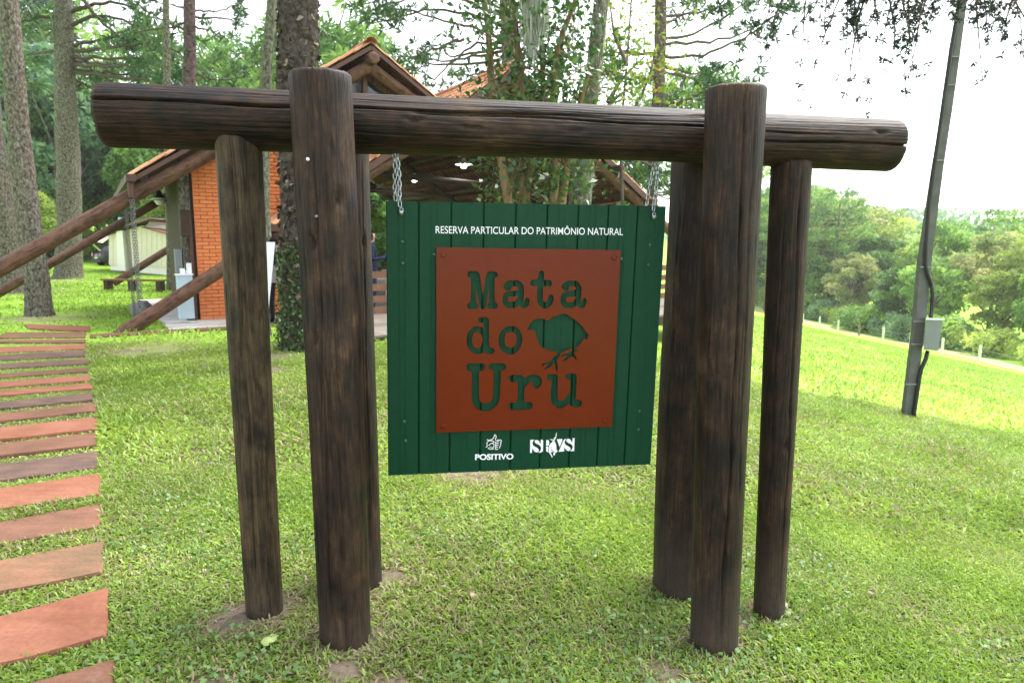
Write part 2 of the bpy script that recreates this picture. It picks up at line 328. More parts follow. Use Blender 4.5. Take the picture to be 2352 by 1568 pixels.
def groundm():
    m, t, o = newmat('lawn_soil'); tc = nd(t, 'ShaderNodeTexCoord'); P = tc.outputs['Object']
    n1 = noise(t, P, .35, 5); n2 = noise(t, P, 2.2, 6, .6); n3 = noise(t, P, 28, 5, .65); n4 = noise(t, P, 120, 3)
    soil = ramp(t, n3, [(.3, (.10, .075, .058)), (.7, (.24, .19, .15))])
    thatch = mixc(t, ramp(t, n2, [(.4, (0, 0, 0)), (.6, (1, 1, 1))]), (.06, .058, .026), (.15, .125, .068))
    thatch = mixc(t, .5, thatch, ramp(t, n4, [(.3, (.03, .03, .014)), (.7, (.18, .16, .085))]))
    far = mixc(t, ramp(t, n1, [(.35, (0, 0, 0)), (.65, (1, 1, 1))]), (.15, .25, .035), (.20, .30, .05))
    far = mixc(t, .45, far, ramp(t, n3, [(.3, (.10, .17, .025)), (.7, (.24, .35, .06))]))
    ge = nd(t, 'ShaderNodeNewGeometry'); ln = nd(t, 'ShaderNodeVectorMath', operation='LENGTH'); t.links.new(ge.outputs['Position'], ln.inputs[0])
    mr = nd(t, 'ShaderNodeMapRange'); mr.inputs[1].default_value = 7; mr.inputs[2].default_value = 14; t.links.new(ln.outputs['Value'], mr.inputs[0])
    c = mixc(t, mr.outputs[0], thatch, mixc(t, 1., far, (1.45, 1.6, 1.2), 'MULTIPLY'))
    at = nd(t, 'ShaderNodeAttribute', attribute_name='soil'); ml = nd(t, 'ShaderNodeMath', operation='MULTIPLY'); t.links.new(at.outputs['Fac'], ml.inputs[0])
    r2 = ramp(t, n2, [(.3, (.3, .3, .3)), (.6, (1, 1, 1))]); t.links.new(r2, ml.inputs[1])
    c = mixc(t, ml.outputs[0], c, soil); princ(t, o, c, .95, .1, 0, n3, .6, .02); return m
M['ground'] = groundm()
tag(link('lawn_ground', gm, M['ground']), kind='structure')

# dirt road behind the fence: two wheel tracks with grass between
M['track'] = simple('pale_dirt_track', (.42, .36, .25), .95, .1, var=.2, scale=3)
ty = np.linspace(8, 230, 150)
mb = None
Vt = []; Ft = []
for x0, wd in ((33.3, .55), (35.3, .55)):
    wob = .25 * np.sin(ty * .13) + .1 * np.sin(ty * .41 + x0)
    b = len(Vt)
    for k in range(len(ty)):
        for sx in (-1, 0, 1):
            x = x0 + wob[k] + sx * wd * (1 + .2 * math.sin(ty[k] * 1.3 + sx)); Vt.append((x, ty[k], float(ground_z(x, ty[k])) + .03))
    for k in range(len(ty) - 1):
        for s in (0, 1): q = b + k * 3 + s; Ft.append((q, q + 1, q + 4, q + 3))
tag(part('dirt_road', Vt, Ft, M['track']), kind='structure')

# ------------------------------------------------------------------ stepping stone path
path = empty('stepping_stone_path', (-3.5, 6, .05), kind='structure')
S0 = .5606
def cp(x, y): return x * S0, (1200 + .9766 * y) * .57422
STONES = [(472, 1497, 1660, .30), (445, 1200, 1400, .27), (425, 1005, 1135, .2), (415, 852, 945, .18), (410, 725, 812, .15), (402, 632, 700, .14), (400, 555, 605, .11), (397, 490, 540, .1),
          (388, 433, 465, .1), (378, 390, 418, .09), (376, 350, 370, .07), (372, 315, 338, .06), (362, 285, 300, .06), (365, 247, 268, .05), (350, 212, 235, .04), (352, 188, 207, .03), (350, 167, 180, .0), (352, 138, 158, .0), (370, 112, 132, -.03)]
STONEQ = []
M['slabside'] = M['slabstone']
def stone_slab(P4, parent, h=.05, lift=.028, name='stepping_stone', fam='b'):
    P4 = np.array(P4); c = P4.mean(0); n = len(P4)
    # roughen the outline a little and bevel the top edge
    out = []
    for i in range(n):
        A, B = P4[i], P4[(i + 1) % n]; m_ = max(2, int(np.linalg.norm(B - A) / .12))
        for k in range(m_):
            p = A + (B - A) * k / m_; p = p + rng.normal(0, .006, 3) * (1, 1, 0); out.append(p)
    out = np.array(out); zt = out[:, 2] + lift; k = len(out)
    top_in = c + (out - c) * .985; V = []
    for p, z in zip(top_in, zt): V.append((p[0], p[1], z))
    for p, z in zip(out, zt): V.append((p[0], p[1], z - .012))
    for p, z in zip(out, zt): V.append((p[0], p[1], z - h - .05))
    Fc = [tuple(range(k))]
    for r_ in (0, 1):
        for i in range(k): j = (i + 1) % k; Fc.append((r_ * k + j, r_ * k + i, (r_ + 1) * k + i, (r_ + 1) * k + j))
    V = np.array(V); me = mk_mesh(name, V - c, Fc)
    return link(name, me, STM[fam], parent, c)
for k_, (xr, y0, y1, sl_) in enumerate(STONES):
    if y0 > 1400: ln_ = .9
    else: ln_ = 1.36
    q = []
    for yy in (y0, y1):
        A = gpt(*cp(xr, yy), .0); B = gpt(*cp(xr - 150, yy + 150 * sl_), .0)
        d = B - A; d /= np.linalg.norm(d[:2]); q.append((A, A + d * ln_))
    P4 = [q[0][0], q[0][1], q[1][1], q[1][0]]
    for p in P4: p[2] = float(ground_z(p[0], p[1]))
    if np.cross((P4[1] - P4[0])[:2], (P4[2] - P4[1])[:2]) < 0: P4 = P4[::-1]
    STONEQ.append(np.array(P4)); stone_slab(P4, path, fam='bptbpgbpbgppbggpbtp'[k_])

# ------------------------------------------------------------------ log sign frame
def log_mesh(name, L, r0, r1, seed, cracks=(), knots=(), na=120, step=.03, round_=.012, notch=None):
    r = np.random.default_rng(seed); nz = max(6, int(L / step)); z = np.linspace(0, L, nz); ang = np.linspace(0, 2 * np.pi, na, endpoint=False)
    Z, A = np.meshgrid(z, ang, indexing='ij'); R = r0 + (r1 - r0) * Z / L
    for _ in range(5):
        k = r.integers(1, 4); R = R + .0030 * np.cos(k * A + r.uniform(0, 6) + Z * r.uniform(-1, 1)) * np.cos(Z * r.uniform(.5, 3) + r.uniform(0, 6))
    R = R + .0005 * np.cos(A * 37 + 3 * np.sin(Z * 2)) + .0004 * np.cos(A * 53 + Z)
    for a0, z0, z1, wid, dep in cracks:
        ac = a0 + .10 * np.sin(Z * 1.7 + a0 * 5) + .03 * np.sin(Z * 9 + a0)
        d = np.abs((A - ac + np.pi) % (2 * np.pi) - np.pi); env = np.clip(np.minimum((Z - z0) / .08, (z1 - Z) / .25), 0, 1) * (.75 + .25 * np.sin(Z * 14))
        R = R - dep * env * np.clip(1 - d / wid, 0, 1) ** .6
    for a0, z0, sz, dep in knots:
        d = np.hypot(((A - a0 + np.pi) % (2 * np.pi) - np.pi) * r0 / 1.0, (Z - z0) * .8) / sz
        R = R + dep * .6 * np.exp(-(d / 2.2) ** 2) - dep * 2.8 * np.exp(-(d / .8) ** 2)
    if notch: R = R + notch[2] * np.exp(-((Z - notch[1]) / .08) ** 2) * np.exp(-(((A - notch[0] + np.pi) % (2 * np.pi) - np.pi) / .5) ** 2)
    V = np.stack([R * np.cos(A), R * np.sin(A), Z], -1)
    rows = [V[i] for i in range(nz)]
    def capring(row, dz, s): q = row.copy(); q[:, :2] *= s; q[:, 2] += dz + r.normal(0, .0015, na); return q
    rows = [capring(rows[0], -round_, .6), capring(rows[0], -round_, .93)] + rows + [capring(rows[-1], round_ * .6, .965), capring(rows[-1], round_, .9), capring(rows[-1], round_ * .9, .5)]
    V = np.concatenate(rows); n = len(rows); i = np.arange(n - 1)[:, None] * na; j = np.arange(na)[None]; jn = (j + 1) % na
    Q = np.stack([i + j, i + jn, i + na + jn, i + na + j], -1).reshape(-1, 4)
    me = mk_mesh(name, np.concatenate([V, [[0, 0, -round_], [0, 0, L + round_]]]), [tuple(q) for q in Q.tolist()] + [(int((k + 1) % na), int(k), len(V)) for k in range(na)] + [(int((n - 1) * na + k), int((n - 1) * na + (k + 1) % na), len(V) + 1) for k in range(na)], True)
    return me
def log_part(name, A, B, r0, r1, mat, parent, seed, **k):
    A = np.array(A, float); B = np.array(B, float); L = np.linalg.norm(B - A)
    q = Vector(B - A).to_track_quat('Z', 'Y')
    return link(name, log_mesh(name, L, r0, r1, seed, **k), mat, parent, A, q)
YAW = math.radians(9); BX = np.array([math.cos(YAW), math.sin(YAW), 0]); BN = np.array([math.sin(YAW), -math.cos(YAW), 0]); BP = np.array([0, 2.87, 0])
frame = empty('log_sign_frame', (0, 2.87, -.02), 'dark log frame of six posts and a crossbeam holding the hanging board', 'sign frame')
PI = math.pi
def aim(A, B, world):   # angle in log-local frame of a world direction
    q = Vector(np.array(B, float) - np.array(A, float)).to_track_quat('Z', 'Y'); v = q.inverted() @ Vector(world); return math.atan2(v.y, v.x)
def post(key, mat, seed, cr, kn, **k):
    A, B, r0, r1 = POSTS[key]; A = (A[0], A[1], A[2] - .12); fa = aim(A, B, (0, -1, 0))
    return log_part('post', A, B, r0, r1, M[mat], frame, seed, cracks=[(fa + a_, z0, z1, w_, d_) for a_, z0, z1, w_, d_ in cr], knots=[(fa + a_, z_, s_, d_) for a_, z_, s_, d_ in kn], **k)
post('FL', 'log', 1, [(-.15, .2, 2.4, .04, .015), (.45, .9, 2.4, .035, .011), (-.62, 1.2, 2.4, .033, .010), (.2, .1, 1.3, .035, .011), (-.9, .3, 1.4, .02, .005)],
     [(.72, 1.88, .016, .012), (-.28, 1.72, .018, .014), (-.35, 1.38, .014, .008), (.15, .32, .014, .01), (.3, 1.12, .012, .006), (.5, 2.05, .01, .005)], notch=(aim((0, 0, 0), (0, 0, 1), (0, -1, 0)) - 1.45, 1.3, .012))
post('FR', 'log', 2, [(.0, .2, 2.5, .06, .026), (.5, .8, 2.4, .035, .012), (-.5, .2, 1.6, .022, .008), (.8, 1.4, 2.4, .02, .006), (-.95, .5, 2.2, .02, .006)],
     [(.3, 1.55, .012, .007), (-.7, 1.3, .012, .006), (.7, 2.1, .012, .006)])
post('RL', 'log', 3, [(.9, .3, 2.1, .03, .012), (.6, .9, 2.2, .022, .008)], [(1.0, 1.7, .016, .01)])
post('RR', 'log', 4, [(-.9, .2, 2.1, .026, .01), (-.5, .6, 2.1, .022, .007)], [(-.6, .5, .014, .008)], notch=(aim((0, 0, 0), (0, 0, 1), (0, -1, 0)) - 1.5, 1.08, .014))
post('OL', 'logo', 5, [(.05, .3, 2.2, .055, .018), (.32, .6, 2.2, .038, .012), (-.5, 1.2, 2.2, .024, .007), (.75, .2, 2.0, .022, .006)], [(-.2, 1.3, .012, .006)])
post('OR', 'log', 6, [(.2, .2, 2.2, .065, .026), (-.6, .6, 2.0, .035, .01)], [(.1, .95, .016, .01), (.75, 1.75, .013, .008)])
bA = np.array([-1.502, 2.632, 2.077]); bB = np.array([1.682, 3.136, 2.034]); fa = aim(bA, bB, (0, -1, 0)); ua = aim(bA, bB, (0, 0, 1))
sg = 1 if math.sin(ua - fa) > 0 else -1
log_part('crossbeam', bA, bB, .1145, .109, M['log'], frame, 9, na=230, round_=.016,
         cracks=[(fa + sg * .42, -.3, 1.9, .06, .032), (fa + sg * .33, .55, 2.3, .024, .008), (fa + sg * .22, 1.1, 2.9, .05, .022), (fa - sg * .05, 2.5, 3.7, .05, .03), (fa + sg * .62, 1.4, 2.7, .022, .007), (fa + sg * .8, .2, 2.0, .02, .006), (fa - sg * .4, .3, 1.6, .02, .005)],
         knots=[(fa + sg * .1, .72, .012, .008), (fa + sg * .05, 1.12, .014, .010), (fa - sg * .12, 1.33, .014, .010), (fa - sg * .1, 1.75, .014, .011), (fa + sg * .75, 2.3, .012, .008), (fa + sg * .35, 3.1, .014, .008), (fa + sg * .45, 3.25, .012, .007)])
MB().tube([bB + np.array([.0, 0, 0]), bB + (bB - bA) / np.linalg.norm(bB - bA) * .001], .01, 6)
for px, py in ((706, 365), (726, 497)):       # bolt heads let into the front post
    d = ray(px, py); c = CP + d * ((BP - CP) @ BN + .225 + .108) / (d @ BN); c = c + BN * 0
    mb = MB(); mb.tube([c + BN * -.02, c + BN * -.008, c + BN * -.006], [.006, .006, .003], 12); mb.part('bolt_head', M['enamel' if py < 400 else 'darksteel'], frame, True)

# ------------------------------------------------------------------ hanging board
V0 = .57422
def onboard(px, py, off=0.):      # photograph survey point -> (s, z) on the board plane
    d = ray(px, py); p = CP + d * (((BP - CP) @ BN + off) / (d @ BN)); return np.array([(p - BP) @ BX, p[2]])
def bw(s, z, off): return BP + BX * s + np.array([0, 0, z]) + BN * off
TLc, TRc, BRc, BLc = np.array([-.5135, 1.7695]), np.array([.6688, 1.7583]), np.array([.6326, .6193]), np.array([-.5328, .6307])
board = empty('hanging_sign_board', bw(.06, 1.19, 0), 'green plank sign board with rust red cut-out lettering plate, hung on two chains', 'sign board')
LN = [57, 235, 412, 588, 762, 932, 1100, 1262, 1420, 1575]
fr_ = [(x - 57) / (1575 - 57.) for x in LN]
fr_ = [(x * 1.0) for x in fr_]
pts_top = [onboard((1500 + x * .7398) * V0, (780 + (33 + (x - 57) * 29 / 1518) * .7398) * V0)[0] for x in LN]
fu = [(s - pts_top[0]) / (pts_top[-1] - pts_top[0]) for s in pts_top]
for i in range(9):
    f0, f1 = fu[i], fu[i + 1]; wd = 1.18 * (f1 - f0)
    prof = [(-.004 if i else .0012, -.011), (-.004 if i else .0012, -.004), (.0012, -.0035), (.0012, .000), (.0035, .006), (.006, .0075)]
    for b0 in (.38, .56):
        c = b0 * wd; prof += [(c - .005, .0075), (c - .003, .0066), (c, .0078), (c + .003, .0066), (c + .005, .0075)]
    prof += [(wd - .006, .0075), (wd - .0035, .006), (wd - .0012, 0), (wd - .0012, -.011)]
    V = []; k = len(prof)
    for zf in (0, 1):
        for s, dpt in prof:
            f = f0 + (f1 - f0) * s / wd; top = TLc + (TRc - TLc) * f; bot = BLc + (BRc - BLc) * f; p = top + (bot - top) * zf
            V.append(bw(p[0], p[1] + rng.normal(0, .0006) * 0, dpt))
    Fq = [(j, k + j, k + (j + 1) % k, (j + 1) % k) for j in range(k)] + [tuple(range(k)), tuple(range(2 * k - 1, k - 1, -1))]
    part('plank', V, Fq, M['green'], board)
# rear battens that tie the planks
mb = MB()
for zf in (.18, .82):
    c = (TLc + TRc) / 2 * (1 - zf) + (BLc + BRc) / 2 * zf; mb = MB(); mb.box(bw(c[0], c[1], -.024), 1.1, .02, .07, BX, BN, (0, 0, 1)); mb.part('rear_batten', M['green'], board)
def curve_mesh(loops, depth, name):
    cu = bpy.data.curves.new(name, 'CURVE'); cu.dimensions = '2D'; cu.fill_mode = 'BOTH'; cu.extrude = depth / 2
    for lp in loops:
        sp = cu.splines.new('POLY'); sp.points.add(len(lp) - 1); sp.use_cyclic_u = True
        for p, q in zip(sp.points, lp): p.co = (q[0], q[1], 0, 1)
    ob = bpy.data.objects.new(name, cu); col.objects.link(ob); dg = bpy.context.evaluated_depsgraph_get(); dg.update()
    me = bpy.data.meshes.new_from_object(ob.evaluated_get(dg)); bpy.data.objects.remove(ob); bpy.data.curves.remove(cu); me.materials.clear(); return me
BROT = Matrix((tuple(BX), (0, 0, 1), tuple(BN))).transposed().to_quaternion()
def flat_part(name, loops, depth, off, mat, parent):   # loops in board (s, z); lies parallel to the board at offset off
    me = curve_mesh(loops, depth, name); return link(name, me, mat, parent, bw(0, 0, off), BROT)
def cropmap(x0, y0, s, off=.022): return lambda L: [tuple(onboard((x0 + x * s) * V0, (y0 + y * s) * V0, off)) for x, y in L]
cA = cropmap(1820, 1060, .12755); cB = cropmap(2100, 1060, .12755); cC = cropmap(1840, 1250, .12755); cD = cropmap(2090, 1230, .1722); cE = cropmap(1840, 1430, .14668); cF = cropmap(2020, 1450, .14456); c7 = cropmap(1500, 780, .7398)
GL = []
M['screw'] = simple('painted_screw', (.02, .075, .05), .3, .6)
GL.append(cA([(445,192),(680,192),(740,225),(778,315),(800,460),(872,945),(925,640),(975,340),(1000,260),(1035,202),(1180,200),(1290,220),(1345,275),(1348,325),(1310,375),(1245,402),(1243,700),(1240,900),(1252,1155),(1320,1190),(1350,1245),(1345,1300),(1300,1355),(1230,1372),(1130,1362),(1060,1365),(1005,1310),(997,1260),(1015,1215),(1060,1185),(1060,900),(1066,730),(1045,800),(985,1200),(965,1300),(930,1355),(870,1385),(815,1360),(780,1290),(740,1150),(690,900),(664,765),(658,1000),(665,1185),(720,1215),(740,1270),(730,1320),(690,1365),(640,1380),(540,1368),(470,1378),(400,1350),(377,1290),(380,1230),(415,1185),(480,1165),(490,1000),(505,700),(492,398),(430,380),(388,335),(390,270),(410,215)]))
GL.append(cA([(1690,480),(1985,480),(2080,550),(2145,640),(2165,740),(2150,1000),(2152,1150),(2172,1150),(2195,1100),(2215,1050),(2265,1018),(2320,1050),(2340,1110),(2335,1190),(2300,1270),(2240,1335),(2160,1350),(2080,1325),(2005,1260),(1940,1300),(1850,1350),(1650,1350),(1560,1290),(1500,1210),(1480,1120),(1490,980),(1530,900),(1600,845),(1700,820),(1900,800),(1980,780),(1992,735),(1970,690),(1920,665),(1790,660),(1765,720),(1735,780),(1680,803),(1600,793),(1540,740),(1515,680),(1530,600),(1600,540)]))
GL.append(cA([(1680,995),(1970,962),(1965,1020),(1930,1090),(1840,1150),(1680,1150),(1650,1100),(1645,1040)]))
GL.append(cB([(480,180),(545,178),(585,215),(600,280),(588,470),(770,470),(825,505),(848,560),(840,625),(800,670),(750,678),(650,665),(568,660),(560,850),(555,1080),(590,1140),(640,1160),(690,1140),(710,1090),(735,980),(770,935),(815,922),(870,945),(897,1010),(890,1110),(850,1210),(790,1290),(700,1350),(620,1362),(550,1345),(450,1280),(390,1190),(370,1080),(375,880),(388,720),(385,655),(200,652),(158,610),(158,550),(190,490),(250,455),(385,440),(410,400),(425,270),(445,210)]))
GL.append(cB([(1325,492),(1590,492),(1680,550),(1745,640),(1768,730),(1760,880),(1750,1160),(1770,1165),(1790,1120),(1815,1050),(1860,1025),(1915,1055),(1937,1120),(1925,1210),(1880,1290),(1790,1350),(1700,1340),(1640,1290),(1605,1262),(1540,1300),(1440,1352),(1265,1352),(1170,1280),(1115,1190),(1105,1080),(1120,980),(1170,890),(1270,832),(1400,800),(1540,780),(1600,755),(1603,710),(1570,670),(1500,655),(1390,660),(1370,740),(1330,798),(1260,808),(1190,770),(1155,710),(1155,640),(1190,590),(1250,545)]))
GL.append(cB([(1300,1010),(1580,968),(1590,1000),(1570,1080),(1500,1145),(1440,1165),(1310,1165),(1275,1120),(1270,1060)]))
GL.append(cC([(610,147),(830,145),(890,190),(910,250),(905,600),(912,700),(910,1100),(1020,1100),(1075,1130),(1095,1185),(1080,1235),(1020,1285),(930,1300),(850,1290),(795,1265),(750,1235),(680,1275),(590,1308),(500,1300),(400,1250),(310,1180),(240,1080),(210,990),(205,850),(212,750),(260,610),(330,530),(420,450),(480,428),(590,428),(660,450),(735,490),(740,325),(650,315),(590,295),(560,245),(562,200)]))
GL.append(cC([(540,595),(620,625),(680,700),(710,800),(705,920),(670,1030),(590,1110),(500,1110),(430,1060),(380,960),(372,850),(390,740),(430,650),(480,605)]))
GL.append(cC([(1590,412),(1700,425),(1790,475),(1860,540),(1920,660),(1960,790),(1955,880),(1915,1040),(1850,1150),(1760,1240),(1660,1310),(1580,1320),(1450,1280),(1310,1200),(1250,1100),(1215,1000),(1203,880),(1215,740),(1260,620),(1340,520),(1440,445)]))
GL.append(cC([(1520,610),(1680,610),(1750,690),(1785,790),(1770,920),(1720,1030),(1640,1100),(1570,1105),(1440,1055),(1405,970),(1388,860),(1400,730),(1440,650)]))
GL.append(cE([(240,155),(620,150),(665,180),(688,240),(670,310),(610,355),(525,360),(515,500),(518,900),(520,1120),(560,1195),(620,1245),(770,1240),(840,1190),(890,1110),(900,950),(915,600),(912,355),(840,335),(785,295),(770,245),(795,185),(855,152),(1160,145),(1225,180),(1260,230),(1250,295),(1210,340),(1120,355),(1110,600),(1095,1050),(1060,1200),(1000,1300),(900,1400),(780,1450),(670,1458),(560,1440),(440,1370),(360,1270),(315,1140),(312,900),(322,600),(315,378),(220,355),(178,310),(170,250),(195,185)]))
GL.append(cF([(170,337),(420,335),(490,370),(535,435),(600,385),(690,335),(790,322),(880,335),(960,385),(1010,460),(1015,540),(990,630),(930,695),(870,715),(810,690),(770,620),(750,560),(745,515),(725,505),(660,560),(570,650),(535,710),(530,900),(540,1090),(640,1080),(710,1090),(760,1130),(770,1190),(740,1250),(670,1295),(500,1300),(210,1315),(130,1270),(92,1210),(100,1140),(150,1098),(320,1095),(345,950),(350,700),(345,540),(170,530),(110,490),(95,430),(115,370)]))
GL.append(cF([(1230,313),(1410,315),(1450,345),(1465,410),(1455,600),(1448,900),(1460,980),(1500,1045),(1590,1040),(1650,1000),(1740,880),(1800,770),(1810,475),(1730,460),(1675,420),(1665,375),(1690,325),(1740,300),(1920,298),(1965,325),(1985,400),(1975,600),(1955,1015),(2040,1022),(2100,1050),(2127,1100),(2120,1150),(2090,1205),(2000,1230),(1900,1225),(1830,1195),(1790,1160),(1775,1100),(1690,1190),(1590,1245),(1510,1260),(1430,1240),(1330,1160),(1270,1060),(1250,940),(1258,780),(1280,600),(1275,490),(1200,480),(1155,440),(1150,390),(1175,335)]))
GL.append(cD([(115,530),(120,480),(150,420),(180,365),(215,320),(265,285),(320,262),(360,248),(470,262),(520,280),(595,295),(660,250),(720,203),(775,208),(820,160),(885,152),(925,148),(955,130),(990,140),(1045,160),(1065,185),(1110,210),(1140,238),(1185,240),(1180,265),(1225,285),(1290,340),(1340,395),(1390,435),(1430,510),(1490,590),(1530,625),(1550,655),(1505,672),(1518,700),(1500,735),(1450,735),(1420,690),(1410,740),(1375,790),(1362,815),(1330,850),(1300,902),(1225,905),(1222,965),(1290,985),(1300,1005),(1210,1020),(1195,1055),(1220,1110),(1255,1160),(1262,1215),(1235,1230),(1225,1190),(1180,1150),(1145,1110),(1090,1165),(1040,1200),(985,1225),(965,1255),(945,1250),(960,1195),(1000,1160),(1060,1115),(980,1120),(930,1140),(895,1165),(890,1155),(910,1110),(955,1068),(1050,1060),(1120,1015),(1145,1000),(1150,940),(1100,955),(1060,980),(960,1005),(955,1030),(900,1035),(880,1070),(855,1135),(815,1190),(795,1220),(805,1300),(820,1390),(800,1475),(775,1475),(770,1410),(745,1300),(725,1285),(680,1340),(630,1390),(545,1420),(525,1455),(505,1445),(520,1400),(555,1365),(610,1320),(500,1330),(450,1360),(445,1350),(465,1310),(500,1285),(600,1270),(660,1230),(720,1150),(790,1080),(830,1020),(760,1025),(700,1000),(620,995),(540,960),(500,930),(440,925),(380,830),(340,730),(310,640),(305,560),(280,540),(220,520),(180,510),(140,520)]))
plate = flat_part('lettering_plate', [c7([(332, 282), (1328, 298), (1280, 1250), (332, 1283)])] + GL, .004, .0215, M['plate'], board)
plate['label'] = 'rust red steel plate with cut-out words and a bird silhouette'
for x, y in ((370, 322), (1292, 337), (1246, 1218), (370, 1247)):
    s, z = c7([(x, y)])[0]; mb = MB(); mb.tube([(s, z, -.014), (s, z, .0025), (s, z, .0075), (s, z, .0095)], [.006, .0115, .0115, .008], 14); link('rivet', mb.mesh('rivet'), M['plate'], plate, OFF[plate])
for x, y in ((148, 252), (150, 369), (320, 322), (158, 1223), (165, 1327), (1486, 271), (1478, 378), (1332, 345), (1430, 1167), (1424, 1267)):
    s, z = onboard((1500 + x * .7398) * V0, (780 + y * .7398) * V0, .008); c = bw(s, z, .008); mb = MB(); mb.tube([c - BN * .004, c, c + BN * .005, c + BN * .006], [.0075, .0075, .006, .002], 10); mb.part('screw', M['screw'], board)
# white lettering
c7b = cropmap(1500, 780, .7398, .009)
def text_part(name, txt, BL, BR, cap, bold, parent):
    cu = bpy.data.curves.new(name, 'FONT'); cu.body = txt; cu.size = 1; cu.extrude = .0; cu.offset = bold
    ob = bpy.data.objects.new(name, cu); col.objects.link(ob); dg = bpy.context.evaluated_depsgraph_get(); dg.update()
    me = bpy.data.meshes.new_from_object(ob.evaluated_get(dg)); bpy.data.objects.remove(ob); me.materials.clear()
    n = len(me.vertices); co = np.zeros(n * 3, np.float32); me.vertices.foreach_get('co', co); co = co.reshape(-1, 3)
    x0, x1 = co[:, 0].min(), co[:, 0].max(); ch = .729
    BL = np.array(c7b([BL])[0]); BR = np.array(c7b([BR])[0]); ex = (BR - BL) / (x1 - x0); up = np.array([-ex[1], ex[0]]) / np.linalg.norm(ex) * cap / ch
    P = BL + (co[:, :1] - x0) * ex + co[:, 1:2] * up; co2 = np.concatenate([P, np.zeros((n, 1))], 1)
    me.vertices.foreach_set('co', co2.astype(np.float32).ravel()); me.update()
    return link(name, me, M['white'], parent, bw(0, 0, .0092), BROT)
text_part('heading_lettering', 'RESERVA PARTICULAR DO PATRIMÔNIO NATURAL', (328, 207), (1340, 217), .0305, .004, board)
text_part('sponsor_lettering', 'POSITIVO', (541, 1430), (748, 1426), .0250, .035, board)
cG = cropmap(1880, 1720, .08503, .009); cH = cropmap(2100, 1720, .09354, .009)
def ribbon(L, wd):
    P = np.array(cG(L)); T = unit(np.gradient(P, axis=0)); N_ = np.stack([-T[:, 1], T[:, 0]], 1) * wd / 2
    return P, N_
V = []; Fq = []
for L, wd in [([(790,435),(840,455),(920,460),(1000,445),(1070,395),(1120,330),(1145,250),(1150,215),(1175,205),(1215,245),(1235,310),(1215,365),(1190,420),(1200,445),(1225,455)], 30),
          ([(1260,458),(1350,455),(1420,452),(1470,475),(1485,510),(1445,560),(1440,590),(1465,625),(1420,670),(1440,725),(1400,775),(1400,815),(1380,840)], 30),
          ([(1375,500),(1300,520),(1210,535),(1185,570),(1200,610),(1280,610),(1360,585)], 30), ([(1280,615),(1200,635),(1185,670),(1210,710),(1280,705),(1345,685)], 30), ([(1270,715),(1200,735),(1185,775),(1210,805),(1320,790)], 30), ([(1220,825),(1180,860),(1200,900),(1325,885)], 30),
          ([(740,780),(790,785),(815,750),(800,680),(790,610),(820,545),(880,500),(970,487),(1060,495),(1120,520),(1130,550),(1090,580),(1000,615),(930,660),(875,725)], 30),
          ([(1050,640),(1100,620),(1130,680),(1112,700),(1130,720),(1115,745),(1130,790),(1080,815),(1000,808),(950,790),(920,765)], 26), ([(850,825),(890,865),(960,885),(1125,870)], 34)]:
    P, N_ = ribbon(L, wd * .08503 * V0 / 530 * 1.15); b = len(V)
    for p, q in zip(P, N_): V += [bw(*(p + q), .0093), bw(*(p - q), .0093)]
    for k in range(len(P) - 1): Fq.append((b + 2 * k, b + 2 * k + 1, b + 2 * k + 3, b + 2 * k + 2))
part('thumb_emblem', V, Fq, M['white'], board)
HL = [[(225,405),(415,400),(350,450),(318,520),(320,590),(350,650),(420,700),(520,750),(575,800),(595,850),(570,910),(510,940),(450,930),(390,890),(345,810),(320,770),(300,850),(295,962),(215,962)],
      [(680,390),(710,400),(755,410),(775,450),(765,870),(740,915),(690,930),(685,945),(565,958),(620,910),(670,850),(685,770),(670,690),(600,620),(500,580),(430,530),(410,480),(430,430),(490,412),(560,430),(610,480),(640,560),(665,560)],
      [(910,420),(960,410),(1010,435),(1035,500),(1030,600),(990,655),(905,662)], [(900,690),(995,688),(985,780),(995,935),(910,900)], [(1040,385),(1170,385),(1185,410),(1165,445),(1110,410)],
      [(1180,480),(1270,480),(1320,570),(1340,700),(1340,780),(1400,905),(1350,910),(1340,960),(1290,960),(1280,1040),(1250,1080),(1215,1060),(1210,1020),(1230,960),(1210,920),(1140,920),(1085,950),(1125,1000),(1150,1080),(1190,1130),(1140,1165),(1120,1090),(1060,1010),(1020,930),(1010,780),(1030,660),(1090,570)],
      [(1360,380),(1580,370),(1600,400),(1480,720)], [(1680,390),(1790,355),(1720,420),(1690,520),(1720,600),(1800,660),(1900,710),(1945,770),(1940,830),(1880,880),(1800,870),(1730,800),(1680,720),(1665,900),(1435,915),(1640,440)],
      [(2035,335),(2120,335),(2100,885),(1920,890),(2000,830),(2040,740),(2035,660),(1970,590),(1850,540),(1780,480),(1770,420),(1820,365),(1880,360),(1940,400),(1990,495),(2025,500)]]
for cx_, cy_, rx_, ry_ in ((1343,115,18,14),(1340,158,26,16),(1330,208,34,23),(1312,285,38,30),(1272,345,44,32),(1240,402,46,24),(1225,450,50,20)):
    HL.append([(cx_ + rx_ * math.cos(k * .785), cy_ + ry_ * math.sin(k * .785)) for k in range(8)])
# the animal's eyes, ear and muzzle lines are left open in the body shape
HL.append([(1085,750),(1110,715),(1150,725),(1160,745),(1125,738),(1095,765)]); HL.append([(1100,785),(1120,790),(1150,840),(1285,935),(1270,945),(1130,860)]); HL.append([(1305,790),(1345,790),(1325,830)])
flat_part('society_emblem', [cH(L) for L in HL], .001, .0095, M['white'], board)

